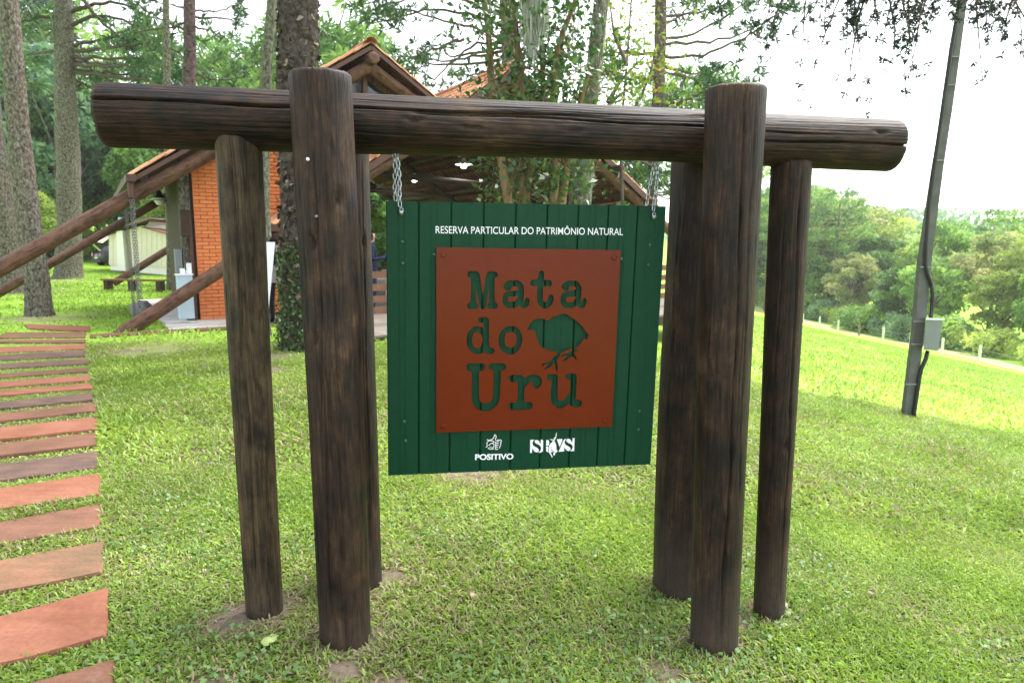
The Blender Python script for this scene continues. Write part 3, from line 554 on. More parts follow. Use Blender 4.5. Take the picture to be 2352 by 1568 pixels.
# ------------------------------------------------------------------ chains
def link_mesh():
    n = 20; P = []
    for k in range(n):
        a = 2 * PI * k / n; x = .0062 * math.cos(a); z = .0062 * math.sin(a) + (.0068 if math.sin(a) > 0 else -.0068 if math.sin(a) < 0 else 0); P.append((x, 0, z))
    P = np.array(P); T = unit(np.roll(P, -1, 0) - np.roll(P, 1, 0)); Nn = np.cross(T, (0, 1, 0)); V = []; sg_ = 8; R = .0027
    for p, nn in zip(P, Nn):
        for j in range(sg_): b = 2 * PI * j / sg_; V.append(p + R * (math.cos(b) * nn + math.sin(b) * np.array([0, 1, 0])))
    Fq = [(i * sg_ + j, i * sg_ + (j + 1) % sg_, ((i + 1) % n) * sg_ + (j + 1) % sg_, ((i + 1) % n) * sg_ + j) for i in range(n) for j in range(sg_)]
    return mk_mesh('link', np.array(V), Fq, True)
LM = link_mesh(); LM.materials.append(M['steel'])
def chain(px0, py0, px1, py1, side, label):
    s0, z0 = onboard(px0, py0, 0); s1, z1 = onboard(px1, py1, .012)
    th = empty('chain', bw(s0, z0, 0), label, 'chain', 'chains holding the board')
    A = bw(s0, z0 - .004, .004); Bf = bw(s1, z1 + .006, .017); top_s = s0 + (s1 - s0) * .8
    mb = MB(); c = bw(s0, z0, 0); mb.tube([c + np.array([0, 0, .03]), c + np.array([0, 0, .008]), c, c - np.array([0, 0, .003])], [.008, .014, .014, .006], 12); mb.part('eye_hook', M['darksteel'], th, True)
    c = bw(s1, z1, .012); mb = MB(); mb.tube([c - BN * .03, c + BN * .006, c + BN * .007, c + BN * .011, c + BN * .012], [.0045, .0045, .0085, .0085, .005], 12); mb.part('bolt', M['steel'], th, True)
    for strand in (0, 1):
        if strand == 0: P0, P1 = A, Bf; nl = int(np.linalg.norm(P1 - P0) / .0212) + 1
        else:
            P0 = bw(s0 - side * .012, z0 - .008, -.012); P1 = bw(s1 - side * .018, z1 + .03, -.022); nl = int(np.linalg.norm(P1 - P0) / .0212) + 1
        dirv = P1 - P0; L = np.linalg.norm(dirv); q = Vector(dirv).to_track_quat('Z', 'Y')
        for k in range(nl):
            f = (k + .35) / (nl - .3); p = P0 + dirv * f + BX * (.004 * math.sin(f * 5 + strand)); q2 = q @ Quaternion((0, 0, 1), (PI / 2 if (k + strand) % 2 else 0) + .5 + rng.normal(0, .12))
            if strand == 0 and k == nl - 1: q2 = BROT @ Quaternion((1, 0, 0), -PI / 2) @ Quaternion((0, 0, 1), 0); p = bw(s1, z1 + .004, .017)
            link('chain_link', LM, None, th, p, q2)
chain(910, 346, 922, 488, 1, 'steel chain holding the left end of the green board')
chain(1509, 367, 1501, 498, 1, 'steel chain holding the right end of the green board')

# ------------------------------------------------------------------ lodge and pavilion
PSI = .554; BU = np.array([math.cos(PSI), math.sin(PSI), 0]); BNn = np.array([-math.sin(PSI), math.cos(PSI), 0]); BO = np.array([.047, 15.984, 0]); ZZ = np.array([0, 0, 1.])
def bl(u, n, z): return BO + BU * u + BNn * n + ZZ * z
def bxx(mb, u0, u1, n0, n1, z0, z1): return mb.box(bl((u0 + u1) / 2, (n0 + n1) / 2, (z0 + z1) / 2), u1 - u0, n1 - n0, z1 - z0, BU, BNn, ZZ)
def tile_mesh():
    W, L, th_ = .235, .42, .013; xs_ = [0, .05, .10, .125, .165, .205, .23]; zs = [.0, -.008, .0, .03, .048, .03, .004]
    V = []; k = len(xs_)
    for y in (0, L):
        for x, z in zip(xs_, zs): V.append((x, y, z - y * .045 + .02))
        for x, z in zip(xs_[::-1], zs[::-1]): V.append((x, y, z - th_ - y * .045 + .02))
    n = 2 * k; Fq = [(j, (j + 1) % n, n + (j + 1) % n, n + j) for j in range(n)]
    for b, rev in ((0, 1), (n, 0)):
        for j in range(k - 1):
            f = (b + j, b + j + 1, b + n - 2 - j, b + n - 1 - j); Fq.append(f[::-1] if not rev else f)
    return np.array(V), np.array(Fq)
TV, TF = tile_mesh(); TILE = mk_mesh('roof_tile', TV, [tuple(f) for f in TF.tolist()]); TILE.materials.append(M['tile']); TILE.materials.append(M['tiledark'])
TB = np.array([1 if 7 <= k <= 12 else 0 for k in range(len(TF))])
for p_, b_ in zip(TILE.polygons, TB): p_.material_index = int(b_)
def slope_frame(side, ridge_u, ridge_z, tan):
    down = BU * side * 1. - ZZ * tan; ln = np.linalg.norm(down); down = down / ln; acr = BNn * (1 if side > 0 else 1)
    nrm = np.cross(acr, down); nrm = nrm if nrm[2] > 0 else -nrm
    return down, acr, nrm
def roof(parent, side, ridge_u, ridge_z, tan, n0, n1, umax, quota):
    down, acr, nrm = slope_frame(side, ridge_u, ridge_z, tan); org = bl(ridge_u, n0, ridge_z)
    L = umax * math.sqrt(1 + tan * tan); nc = int(L / .355) + 1; ncol = int((n1 - n0) / .225)
    R = Matrix((tuple(acr), tuple(np.cross(nrm, acr)), tuple(nrm))).transposed(); sgn = 1 if np.cross(nrm, acr) @ down > 0 else -1
    cand = []
    for c in range(ncol):
        for r_ in range(nc): cand.append((c, r_))
    rest = []
    for c, r_ in cand:
        p = org + acr * (.225 * c + rng.normal(0, .003)) + down * (.355 * r_ + rng.normal(0, .004)) + nrm * (.0 + rng.normal(0, .002))
        Y_ = down; X_ = acr
        if len(rest) * 0 + quota[0] > 0 and (c < 2 or (side > 0 and c < 40 and r_ >= 2)):
            quota[0] -= 1; mt = Matrix((tuple(X_), tuple(Y_), tuple(nrm))).transposed()
            if mt.determinant() < 0: mt = Matrix((tuple(-X_), tuple(Y_), tuple(nrm))).transposed(); p = p + acr * .235
            link('roof_tile', TILE, None, parent, p, mt.to_quaternion())
        else: rest.append((p, r_))
    V = []; Fq = []; T = []; b = 0
    for p, r_ in rest:
        V.append(p + TV[:, :1] * acr + TV[:, 1:2] * down + TV[:, 2:3] * nrm); Fq.append(TF + b); b += len(TV); T.append(np.full(len(TV), rng.uniform()))
    if V:
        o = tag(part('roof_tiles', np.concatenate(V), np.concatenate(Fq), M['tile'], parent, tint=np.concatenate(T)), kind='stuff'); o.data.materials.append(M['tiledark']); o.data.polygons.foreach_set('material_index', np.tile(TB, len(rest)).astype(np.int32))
    return down, acr, nrm, org, L
def ridge_cap(parent, u, z, n0, n1):
    y = n0
    while y < n1:
        mb = MB(); P = []
        seg = 9; V = []
        for yy, r_ in ((0, .13), (.4, .115)):
            for k in range(seg): a_ = PI * k / (seg - 1); V.append(bl(u + r_ * math.cos(a_), y + yy, z + r_ * math.sin(a_) * .8))
        for yy, r_ in ((0, .115), (.4, .10)):
            for k in range(seg): a_ = PI * k / (seg - 1); V.append(bl(u + r_ * math.cos(a_), y + yy, z + r_ * math.sin(a_) * .8))
        Fq = []
        for o_ in (0, 2 * seg):
            for k in range(seg - 1): Fq.append((o_ + k, o_ + k + 1, o_ + seg + k + 1, o_ + seg + k))
        for k in range(seg - 1): Fq.append((k + 1, k, 2 * seg + k, 2 * seg + k + 1))
        mb.add(V, Fq); mb.part('ridge_tile', M['tile'], parent); y += .36
def slog(parent, A, B, r0=.125, r1=None, mat='logred', seed=1, name='rafter_log'):
    return log_part(name, A, B, r0, r0 if r1 is None else r1, M[mat], parent, seed, na=28, step=.25, cracks=())
# --- open pavilion (front A-frame)
pav = empty('timber_pavilion', bl(0, 6, 0), 'open log pavilion with clay tiled roof and lamps behind the board', 'pavilion')
T1, H1, NB = .665, 5.48, 14.5
quota = [300]
roof(pav, 1, .0, H1 + .06, T1, -.05, NB, 4.35, quota)
roof(pav, -1, .0, H1 + .06, T1, -.05, NB, 5.3, quota)
ridge_cap(pav, 0, H1 + .07, -.12, 7)
def rake_pt(u, n, dz=0.): return bl(u, n, H1 - T1 * abs(u) + dz)
for k, nn_ in enumerate((.12, 4.7, 9.4, 14.2)):
    uL = -(H1 - .02) / T1 - .3
    if k in (0, 3): slog(pav, rake_pt(uL, nn_, -.10), rake_pt(.12, nn_, -.10), .128, .12, seed=20 + k)
    else: slog(pav, rake_pt(-1.2, nn_, -.10), rake_pt(.12, nn_, -.10), .12, .11, seed=20 + k)
    slog(pav, rake_pt(5.6 if k < 3 else 4.4, nn_, -.15), rake_pt(-.12, nn_, -.15), .125, .115, seed=30 + k, mat='logred' if k == 0 else 'beamdark')
for uu in (1.45, 2.9, 4.05):
    slog(pav, rake_pt(uu, -.35, -.10), rake_pt(uu, NB, -.10), .085, .08, seed=int(40 + uu), name='purlin_log', mat='beamdark' if uu < 4 else 'logred')
slog(pav, bl(0, -.25, H1 - .16), bl(0, NB, H1 - .16), .12, .11, seed=44, name='ridge_log', mat='beamdark')
down, acr, nrm = slope_frame(1, 0, H1, T1)
for r_ in range(15):
    mb = MB(); c0 = bl(0, -.05, H1 + .05) + down * (.355 * r_ + .05) - nrm * .035; mb.box(c0 + acr * NB / 2, NB, .05, .03, acr, down, nrm); mb.part('batten', M['beamdark'], pav)
for u0, u1, nn_ in ((-.0, 4.4, -.06), (0, -5.35, -.06)):      # rake fascia boards
    A = bl(u0, nn_, H1 - .03); B = bl(u1, nn_, H1 - .03 - T1 * abs(u1)); d = unit(B - A); mb = MB(); mb.box((A + B) / 2 - ZZ * .02, np.linalg.norm(B - A), .03, .13, d, BNn, np.cross(d, BNn)); mb.part('rake_fascia', M['paintbrown'], pav)
mb = MB(); A = bl(-5.35, -.1, H1 - T1 * 5.35 - .03); mb.box(bl(-5.38, .9, H1 - T1 * 5.35 - .02), .16, 2.0, .14, BU, BNn, ZZ); mb.part('gutter', M['paintbrown'], pav)
# tie beams, posts and deck
for uu, nn_ in ((3.9, .4), (3.9, 5), (3.9, 9.6), (3.9, 14)):
    slog(pav, bl(uu, nn_, .0), bl(uu, nn_, H1 - T1 * uu - .2), .12, .11, seed=int(50 + nn_), name='post', mat='logred')
for nn_ in (4.7, 9.4):
    slog(pav, bl(-2.6, nn_, 3.55), bl(3.2, nn_, 3.3), .09, .09, seed=int(60 + nn_), name='tie_beam', mat='beamdark')
for i in range(24):
    mb = MB(); n0 = -3.35 + i * .145; bxx(mb, -4.9, 4.3, n0, n0 + .14, .13, .165); mb.part('deck_board', M['deck'], pav)
mb = MB(); bxx(mb, -4.9, 4.3, .14, NB - .2, .10, .16); mb.part('deck_floor', M['deck'], pav)
mb = MB(); bxx(mb, -4.86, 4.26, -3.37, -3.33, -.05, .125); mb.part('deck_fascia', M['beamdark'], pav)
# --- deck railing
rail = empty('deck_railing', bl(-1, -2.0, .16), 'brown horizontal board railing on the pavilion deck', 'railing')
for zz in (.27, .47, .68, .90): mb = MB(); bxx(mb, -4.85, 4.2, -2.07, -2.035, .16 + zz - .06, .16 + zz + .06); mb.part('rail_board', M['rail'], rail)
for uu in (-4.7, -2.9, -1.0, 1, 3): mb = MB(); bxx(mb, uu - .05, uu + .05, -2.03, -1.93, .165, 1.16); mb.part('post', M['rail'], rail)
railb = empty('rear_railing', bl(-1, 12.5, .16), 'dark railing at the far side of the pavilion', 'railing')
for zz in (.45, .95): mb = MB(); bxx(mb, -2, 4.2, 12.5, 12.54, .16 + zz - .07, .16 + zz + .07); mb.part('rail_board', M['beamdark'], railb)
for uu in (-1.9, 1, 4): mb = MB(); bxx(mb, uu - .05, uu + .05, 12.54, 12.62, .165, 1.2); mb.part('post', M['beamdark'], railb)
mb = MB(); bxx(mb, -1.6, .6, 3.4, 4.3, .85, .9); tb = empty('deck_table', bl(-.5, 3.8, .16), 'pale table on the pavilion deck', 'table'); mb.part('table_top', M['enamel'], tb)
for a_, b_ in ((-1.5, 3.5), (.5, 3.5), (-1.5, 4.2), (.5, 4.2)): mb = MB(); bxx(mb, a_ - .03, a_ + .03, b_ - .03, b_ + .03, .165, .85); mb.part('leg', M['enamel'], tb)
# --- brick lodge with second gable
lod = empty('brick_lodge', bl(-5, 2, 0), 'orange brick lodge with steep tiled gable and log braces', 'building')
U2, H2, T2, N2 = -3.17, 5.645, .636, .5
q2 = [300]
roof(lod, -1, U2, H2 + .03, T2, N2 - .05, 6.6, 4.45, q2)
roof(lod, 1, U2, H2 + .03, T2, N2 - .05, 4.5, 2.6, q2)
ridge_cap(lod, U2, H2 + .04, N2 - .1, 5)
def rake2(u, n, dz=0.): return bl(U2 + u, n, H2 - T2 * abs(u) + dz)
for sd, um in ((-1, 4.45), (1, 2.5)):
    A = bl(U2, N2 - .06, H2 - .05); B = bl(U2 + sd * um, N2 - .06, H2 - .05 - T2 * um); d = unit(B - A); mb = MB(); mb.box((A + B) / 2 - ZZ * .02, np.linalg.norm(B - A), .03, .075, d, BNn, np.cross(d, BNn)); mb.part('rake_fascia', M['paintbrown'], lod)
slog(lod, rake2(-8.75, N2 + .12, -.27), rake2(.1, N2 + .12, -.27), .135, .125, seed=71)
slog(lod, rake2(2.4, N2 + .12, -.27), rake2(-.1, N2 + .12, -.27), .125, .12, seed=72)
slog(lod, rake2(-8.2, 6.2, -.68), rake2(-2.0, 6.2, -.68), .105, .10, seed=73)
slog(lod, bl(U2, N2 - .2, H2 - .3), bl(U2, 5, H2 - .3), .12, .11, seed=74, name='ridge_log', mat='logred')
for uu in (-4.3, -2.2): slog(lod, rake2(uu, N2 + .05, -.15), rake2(uu, 6.5, -.15), .08, .08, seed=int(75 - uu), name='purlin_log', mat='beamdark')
# soffit boards under the left slope
dn, ac, nr = slope_frame(-1, U2, H2, T2)
for k in range(17):
    p = bl(U2, N2, H2) + dn * (.3 * k + .15) - nr * .06; mb = MB(); mb.box(p + ac * 3.0, 6.0, .285, .02, ac, dn, nr); mb.part('soffit_board', M['beamdark'], lod)
# gutter and drop
A = rake2(-4.52, 0, .0); mb = MB(); mb.box(bl(U2 - 4.52, 3.4, A[2] - .03), .15, 6.3, .12, BU, BNn, ZZ); mb.part('gutter', M['paintbrown'], lod)
mb = MB(); mb.tube([bl(U2 - 4.52, N2 - .02, A[2] - .08), bl(U2 - 4.52, N2 - .02, A[2] - .36)], .055, 10); mb.part('gutter_outlet', M['paintbrown'], lod)
# gable glazing
gz0 = 4.15
def gable(nn_, inset, z0):
    um = (H2 - inset - z0) / T2; return [bl(U2 - um, nn_, z0), bl(U2 + um, nn_, z0), bl(U2, nn_, H2 - inset)]
P3 = gable(N2 + .42, .5, gz0)
for a_, b_ in ((0, 1), (1, 0)):
    m_ = (P3[0] + P3[1]) / 2; e_ = P3[0] if a_ == 0 else P3[1]; V = [e_, m_, P3[2]]; V = V + [v + BNn * .02 for v in V]
    part('gable_pane', V, [(0, 1, 2), (5, 4, 3), (0, 3, 4, 1), (1, 4, 5, 2), (2, 5, 3, 0)], M['glass'], lod)
mb = MB(); bxx(mb, U2 - .05, U2 + .05, N2 + .36, N2 + .41, gz0, H2 - .45); mb.part('mullion', M['logred'], lod)
for sd in (0, 1):
    A, B = P3[sd], P3[2]; d = unit(B - A); mb = MB(); mb.box((A + B) / 2 - BNn * .03, np.linalg.norm(B - A) + .1, .05, .12, d, BNn, np.cross(d, BNn)); mb.part('window_frame', M['logred'], lod)
# brick walls: every visible brick its own piece, mortar backing recessed
BRK = (.23, .1, .062); PU, PZ = .242, .0735
BME = MB(); BME.box((0, 0, 0), BRK[0], .05, BRK[2]); BMESH = BME.mesh('brick'); BMESH.materials.append(M['brick'])
brot = Matrix((tuple(BU), tuple(BNn), (0, 0, 1))).transposed().to_quaternion()
mb = MB(); bxx(mb, -6.60, -3.55, 1.285, 6.0, .06, 3.0); wl = mb.part('wall_core', M['mortar'], lod)
V = [bl(-6.6, 1.285, 3.0), bl(-3.55, 1.285, 3.0), bl(-3.55, 1.285, 5.0), bl(-6.6, 1.285, 3.15)]; V += [v + BNn * .2 for v in V]
part('gable_core', V, [(0, 1, 2, 3), (7, 6, 5, 4), (0, 4, 5, 1), (1, 5, 6, 2), (2, 6, 7, 3), (3, 7, 4, 0)], M['mortar'], lod)
rest = []; cnt = 0; cand = []; HALF = []
for row in range(64):
    z = .1 + row * PZ + .036
    for c in range(13):
        u_ = -6.60 + .115 + c * PU + (.121 if row % 2 else 0)
        if row % 2 and c == 0: HALF.append((-6.60 + .055, z))
        if u_ > -3.65 or z > H2 - T2 * abs(u_ - U2) - .45: continue
        cand.append((u_, z))
cand.sort(key=lambda q: q[0])
for u_, z in cand:
    p = bl(u_, 1.268 + rng.normal(0, .0025), z)
    if cnt < 275: link('brick', BMESH, None, lod, p, brot); cnt += 1
    else: rest.append(p)
HB = MB(); HB.box((0, 0, 0), .108, .05, BRK[2]); HBM = HB.mesh('brick'); HBM.materials.append(M['brick'])
for u_, z in HALF:
    if z < 3.1: link('brick', HBM, None, lod, bl(u_, 1.268, z), brot)
bv = np.array([v.co[:] for v in BMESH.vertices]); bf = np.array([list(p.vertices) for p in BMESH.polygons])
V = np.concatenate([p + bv[:, :1] * BU + bv[:, 1:2] * BNn + bv[:, 2:] * ZZ for p in rest]); Fq = np.concatenate([bf + 8 * k for k in range(len(rest))])
tag(part('bricks', V, Fq, M['brick'], lod, tint=np.repeat(rng.uniform(size=len(rest)), 8)), kind='stuff')
mb = MB(); bxx(mb, -6.64, -6.605, 1.3, 6.0, .1, 3.05); mb.part('side_shade_sheet', M['beamdark'], lod)  # dark sheet added to give the wall's left side its shade
mb = MB(); bxx(mb, -6.84, -6.66, 1.22, 1.6, .1, 3.2); mb.part('corner_post', M['barkl'], lod)
mb = MB(); bxx(mb, -6.72, -6.66, 1.16, 1.21, .1, 2.2); mb.part('conduit', M['paintbrown'], lod)
mb = MB(); bxx(mb, -6.86, -6.70, 1.12, 1.21, 1.75, 2.25); mb.part('switch_box', M['beamdark'], lod)
mb = MB(); bxx(mb, -6.98, -6.86, 1.25, 1.5, 1.02, 1.5); mb.part('meter_box', M['boxgrey'], lod)
# floor slab
mb = MB(); bxx(mb, -7.3, -3.3, -.12, 7.5, -.1, .1); tag(mb.part('floor_slab', M['concrete']), kind='structure')
apron = empty('apron_stones', bl(-6, -.4, .05), kind='structure')
for u0, u1 in ((-8.5, -8.0), (-7.95, -7.0), (-6.9, -5.9), (-5.85, -4.9)):
    P4 = np.array([bl(u0, -.55, 0), bl(u1, -.55, 0), bl(u1, -.2, 0), bl(u0, -.2, 0)])
    for p in P4: p[2] = ground_z(p[0], p[1])
    stone_slab(P4, apron, name='apron_stone')
# --- lamps
def lamp(px, py, Y, lit, label):
    c = aty(px, py, Y); th = empty('pendant_lamp', c, label, 'lamp', 'pendant lamps')
    mb = MB()
    if lit:
        prof = [(.02, .2), (.06, .17), (.07, .11), (.14, .09), (.27, .02), (.275, .0), (.26, .014), (.12, .065), (.04, .09)]
    else: prof = [(.02, .22), (.05, .2), (.06, .12), (.13, .02), (.14, 0), (.12, .015), (.05, .1), (.02, .11)]
    n = 20; V = [(c[0] + r_ * math.cos(2 * PI * k / n), c[1] + r_ * math.sin(2 * PI * k / n), c[2] + z) for r_, z in prof for k in range(n)]
    mb.add(V, [(i * n + k, i * n + (k + 1) % n, (i + 1) * n + (k + 1) % n, (i + 1) * n + k) for i in range(len(prof) - 1) for k in range(n)]); mb.part('shade', M['enamel'] if lit else M['black'], th, True)
    mb = MB(); pr = [(.004, -.10), (.06, -.08), (.09, -.03), (.12, .015), (.2, .018), (.1, .06), (.02, .08)]
    V = [(c[0] + r_ * math.cos(2 * PI * k / n), c[1] + r_ * math.sin(2 * PI * k / n), c[2] + z) for r_, z in pr for k in range(n)]
    mb.add(V, [(i * n + k, i * n + (k + 1) % n, (i + 1) * n + (k + 1) % n, (i + 1) * n + k) for i in range(len(pr) - 1) for k in range(n)] + [tuple(range(n))]); mb.part('bulb', M['bulb'] if lit else M['enamel'], th, True)
    mb = MB(); mb.tube([c + ZZ * .15, c + ZZ * .6], .008, 6); mb.part('cord', M['black'], th)
lamp(1065, 379, 20.6, True, 'lit white lamp under the pavilion roof, nearest and highest of three')
lamp(952, 412, 23.6, True, 'lit white lamp under the pavilion roof, middle of three')
lamp(875, 435, 27.6, True, 'lit white lamp under the pavilion roof, lowest beside the log post')
lamp(366, 461, 15.0, False, 'black unlit bell lamp under the lodge eave')
# --- rain chains
RL_ = MB(); RL_.add(*tube([(0.028 * math.cos(k * PI / 5), 0, .045 * math.sin(k * PI / 5)) for k in range(11)], .0085, 6, False)); RLM = RL_.mesh('rain_link', True); RLM.materials.append(M['darksteel'])
def rain_chain(p0, z1, label, sc_=1., strands=2):
    th = empty('rain_chain', (p0[0], p0[1], z1), label, 'chain', 'rain chains under the eave')
    for s_ in range(strands):
        z = p0[2]; k = 0
        while z > z1:
            q = Quaternion((0, 0, 1), (k % 2) * PI / 2 + s_); link('chain_link', RLM, None, th, (p0[0] + (s_ - (strands - 1) / 2) * .06 * sc_, p0[1], z), q, (sc_,) * 3); z -= .066 * sc_; k += 1
pg = bl(U2 - 4.52, N2 - .02, A[2]); pg = bl(U2 - 4.52, N2 - .02, H2 - T2 * 4.52 - .42)
rain_chain(pg, .12, 'thick steel rain chain hanging from the gutter corner to the boulder', .78, 2)
rain_chain(bl(U2 - 4.52, 2.6, H2 - T2 * 4.52 - .15), .12, 'thin steel rain chain further back under the lodge eave', .6, 2)
# boulder under the chain
def boulder(c, s, label):
    r = np.random.default_rng(5); V = []; n, m_ = 16, 9
    for i in range(m_):
        ph = PI * i / (m_ - 1)
        for j in range(n):
            t_ = 2 * PI * j / n; d = np.array([math.sin(ph) * math.cos(t_), math.sin(ph) * math.sin(t_), math.cos(ph)])
            k = 1 + .14 * math.sin(3 * d[0] + 1) * math.cos(2.5 * d[1]) + .1 * math.sin(5 * d[2] + 2 * d[0]); q = np.sign(d) * np.abs(d) ** .7; V.append(np.array(c) + q * k * np.array(s))
    Fq = [(i * n + j, (i + 1) * n + j, (i + 1) * n + (j + 1) % n, i * n + (j + 1) % n) for i in range(m_ - 1) for j in range(n)]
    o = part('boulder', V, Fq, M['rock'], None, True); tag(o, label, 'rock')
g = gpt(303, 728); boulder((g[0] + .05, g[1] + .3, g[2] + .1), (.21, .2, .22), 'grey boulder on the grass below the rain chain')
# pedestal with papers
pd = empty('pedestal_bin', gpt(424, 734, .1), 'pale blue pedestal cabinet beside the brick wall', 'cabinet'); c = OFF[pd]
mb = MB(); mb.box(c + np.array([-.04, .17, .42]), .26, .26, .82, BU, BNn); mb.part('body', M['lightblue'], pd)
mb = MB(); mb.box(c + np.array([-.04, .17, .845]), .3, .3, .025, BU, BNn); mb.part('top', M['enamel'], pd)
for k, (dx, hh) in enumerate(((-.05, .1), (.05, .2), (.0, .06))):
    mb = MB(); mb.box(c + np.array([dx, .15 + .06 * k, .86 + hh / 2]), .09, .02, hh); tag(mb.part('leaflet_stack', M['enamel']), ('low white leaflet stack on the pale blue cabinet', 'tall white leaflet card on the pale blue cabinet', 'flat white leaflet pile on the pale blue cabinet')[k], 'leaflets')
# white display board leaning by the wall
ban = empty('display_board', gpt(612, 752, .1), 'white display board leaning in front of the brick wall', 'display board')
PB = [aty(596, 556, 11.35), aty(632, 556, 11.35), aty(616, 722, 11.1), aty(580, 722, 11.1)]; PB = [np.array(p) for p in PB]; thk = np.array([-.02, .05, 0])
V = PB + [p + thk for p in PB]; part('panel', V, [(3, 2, 1, 0), (4, 5, 6, 7), (0, 1, 5, 4), (1, 2, 6, 5), (2, 3, 7, 6), (3, 0, 4, 7)], M['enamel'], ban)
for a_ in (2, 3): mb = MB(); mb.tube([PB[a_] + thk * .5, np.array([PB[a_][0], PB[a_][1] + .1, ground_z(PB[a_][0], PB[a_][1])])], .015, 6); mb.part('leg', M['darksteel'], ban)

# ------------------------------------------------------------------ utility pole
pole = empty('utility_pole', gpt(2088, 955), 'leaning grey concrete utility pole with black cable and meter box', 'utility pole')
pb = OFF[pole]; YP = pb[1]
def pp(px, py, dy=0.): return aty(px, py, YP + dy)
def quad_shaft(name, rows, mat, parent, depth):
    V = []; 
    for (xl, xr, y) in rows:
        a_, b_ = pp(xl, y), pp(xr, y); V += [a_, b_, b_ + np.array([.0, depth, 0]), a_ + np.array([.0, depth, 0])]
    Fq = [(4 * i + j, 4 * i + (j + 1) % 4, 4 * i + 4 + (j + 1) % 4, 4 * i + 4 + j) for i in range(len(rows) - 1) for j in range(4)] + [(3, 2, 1, 0), tuple(4 * (len(rows) - 1) + j for j in range(4))]
    return part(name, V, Fq, mat, parent)
rows = [(2068, 2101, 985), (2072, 2103, 955), (2096, 2125, 760), (2110, 2142, 600), (2144, 2170, 380), (2166, 2190, 250), (2189, 2211, 100), (2204, 2224, 0), (2270, 2286, -430)]
quad_shaft('shaft', [(a_ + 5, b_ - 2, c_) for a_, b_, c_ in rows], M['polecon'], pole, .10)
mb = MB(); mb.tube([pp(x, y, -.03) for x, y in ((2266, -400), (2205, 0), (2185, 110), (2165, 250), (2143, 400), (2133, 480), (2127, 560), (2126, 612), (2131, 630), (2139, 652), (2142, 675), (2141, 700), (2138, 732))], .028, 10); mb.part('upper_cable', M['black'], pole, True)
mb = MB(); mb.tube([pp(x, y, -.03) for x, y in ((2131, 805), (2126, 825), (2117, 845), (2112, 865), (2106, 905), (2100, 945), (2098, 965))], .03, 10); mb.part('lower_cable', M['black'], pole, True)
V = [pp(x, y, d) for d in (-.16, .12) for x, y in ((2128, 734), (2164, 736), (2156, 805), (2121, 803))]
part('meter_box', V, [(3, 2, 1, 0), (4, 5, 6, 7), (0, 1, 5, 4), (1, 2, 6, 5), (2, 3, 7, 6), (3, 0, 4, 7)], M['boxgrey'], pole)
V = [pp(x, y, d) for d in (-.18, .14) for x, y in ((2127, 730), (2170, 731), (2170, 735), (2127, 734))]
part('box_lid', V, [(3, 2, 1, 0), (4, 5, 6, 7), (0, 1, 5, 4), (1, 2, 6, 5), (2, 3, 7, 6), (3, 0, 4, 7)], M['enamel'], pole)
M['strap'] = simple('dull_strap', (.24, .25, .26), .5, .4)
for xl, xr, y in ((2112, 2141, 613), (2097, 2128, 738), (2092, 2122, 790), (2080, 2109, 882), (2147, 2173, 368), (2173, 2197, 195), (2185, 2207, 130)):
    V = [pp(x, yy, d) for d in (-.035, .115) for x, yy in ((xl + 1, y - 1.5), (xr + 1, y - .5), (xr + 1, y + 1.5), (xl + 1, y + 1.5))]
    part('strap', V, [(3, 2, 1, 0), (4, 5, 6, 7), (0, 1, 5, 4), (1, 2, 6, 5), (2, 3, 7, 6), (3, 0, 4, 7)], M['strap'], pole)

# ------------------------------------------------------------------ pasture fence along the road
M['fpost'] = simple('white_concrete_post', (.66, .66, .62), .8, .2)
M['fwood'] = simple('weathered_wood_post', (.2, .17, .14), .9, .1)
NTH = ('first', 'second', 'third', 'fourth', 'fifth', 'sixth', 'seventh', 'eighth', 'ninth', 'tenth', 'eleventh')
pxy = [44.3 + 3.92 * k for k in range(8)]
for k, y in enumerate(pxy):
    x = 30.75; z = float(ground_z(x, y)); wood = k == 4
    th = empty('fence_post', (x, y, z), ('weathered brown wooden post in the white pasture fence' if wood else 'white concrete post of the pasture fence, %s from the right' % NTH[k]), 'fence post', 'pasture fence posts')
    mb = MB(); mb.box((x, y, z + .55), .13, .13, 1.3); mb.box((x, y, z + 1.215), .09, .09, .03); mb.part('shaft', M['fwood'] if wood else M['fpost'], th)
for hgt, nm in ((1.0, 'top'), (.62, 'middle')):
    P = []
    for y in np.arange(38, 84, 1.96): P.append((30.68, y, float(ground_z(30.75, y)) + hgt - (.03 if int(y * 10) % 2 else 0)))
    o = MB().tube(P, .007, 5).part('fence_wire', M['steel']); tag(o, '%s wire strung between the white pasture fence posts' % nm, 'fence wire')

# ------------------------------------------------------------------ bench, shed, carport, car
bp0 = gpt(250, 667); bp1 = gpt(372, 671)
ben = empty('plank_bench', (bp0 + bp1) / 2, 'low brown plank bench on the lawn behind the rain chains', 'bench')
d = unit(bp1 - bp0); d[2] = 0; nn_ = np.array([-d[1], d[0], 0]); zc = OFF[ben][2]
mb = MB(); mb.box((bp0 + bp1) / 2 * (1, 1, 0) + ZZ * (zc + .36), np.linalg.norm(bp1 - bp0) + .34, .28, .05, d, nn_); mb.part('seat', M['bench'], ben)
for f in (.0, .46, .98): mb = MB(); q = bp0 + (bp1 - bp0) * f; mb.box((q[0], q[1], zc + .15), .16, .22, .37, d, nn_); mb.part('leg', M['beamdark'], ben)
def P2(cx, cy, Y): return aty((300 + cx * .287) * V0, (800 + cy * .287) * V0, Y)
shed = empty('cream_shed', P2(900, 1000, 34), 'cream board-walled shed with dark sloping roof behind the rain chains', 'shed')
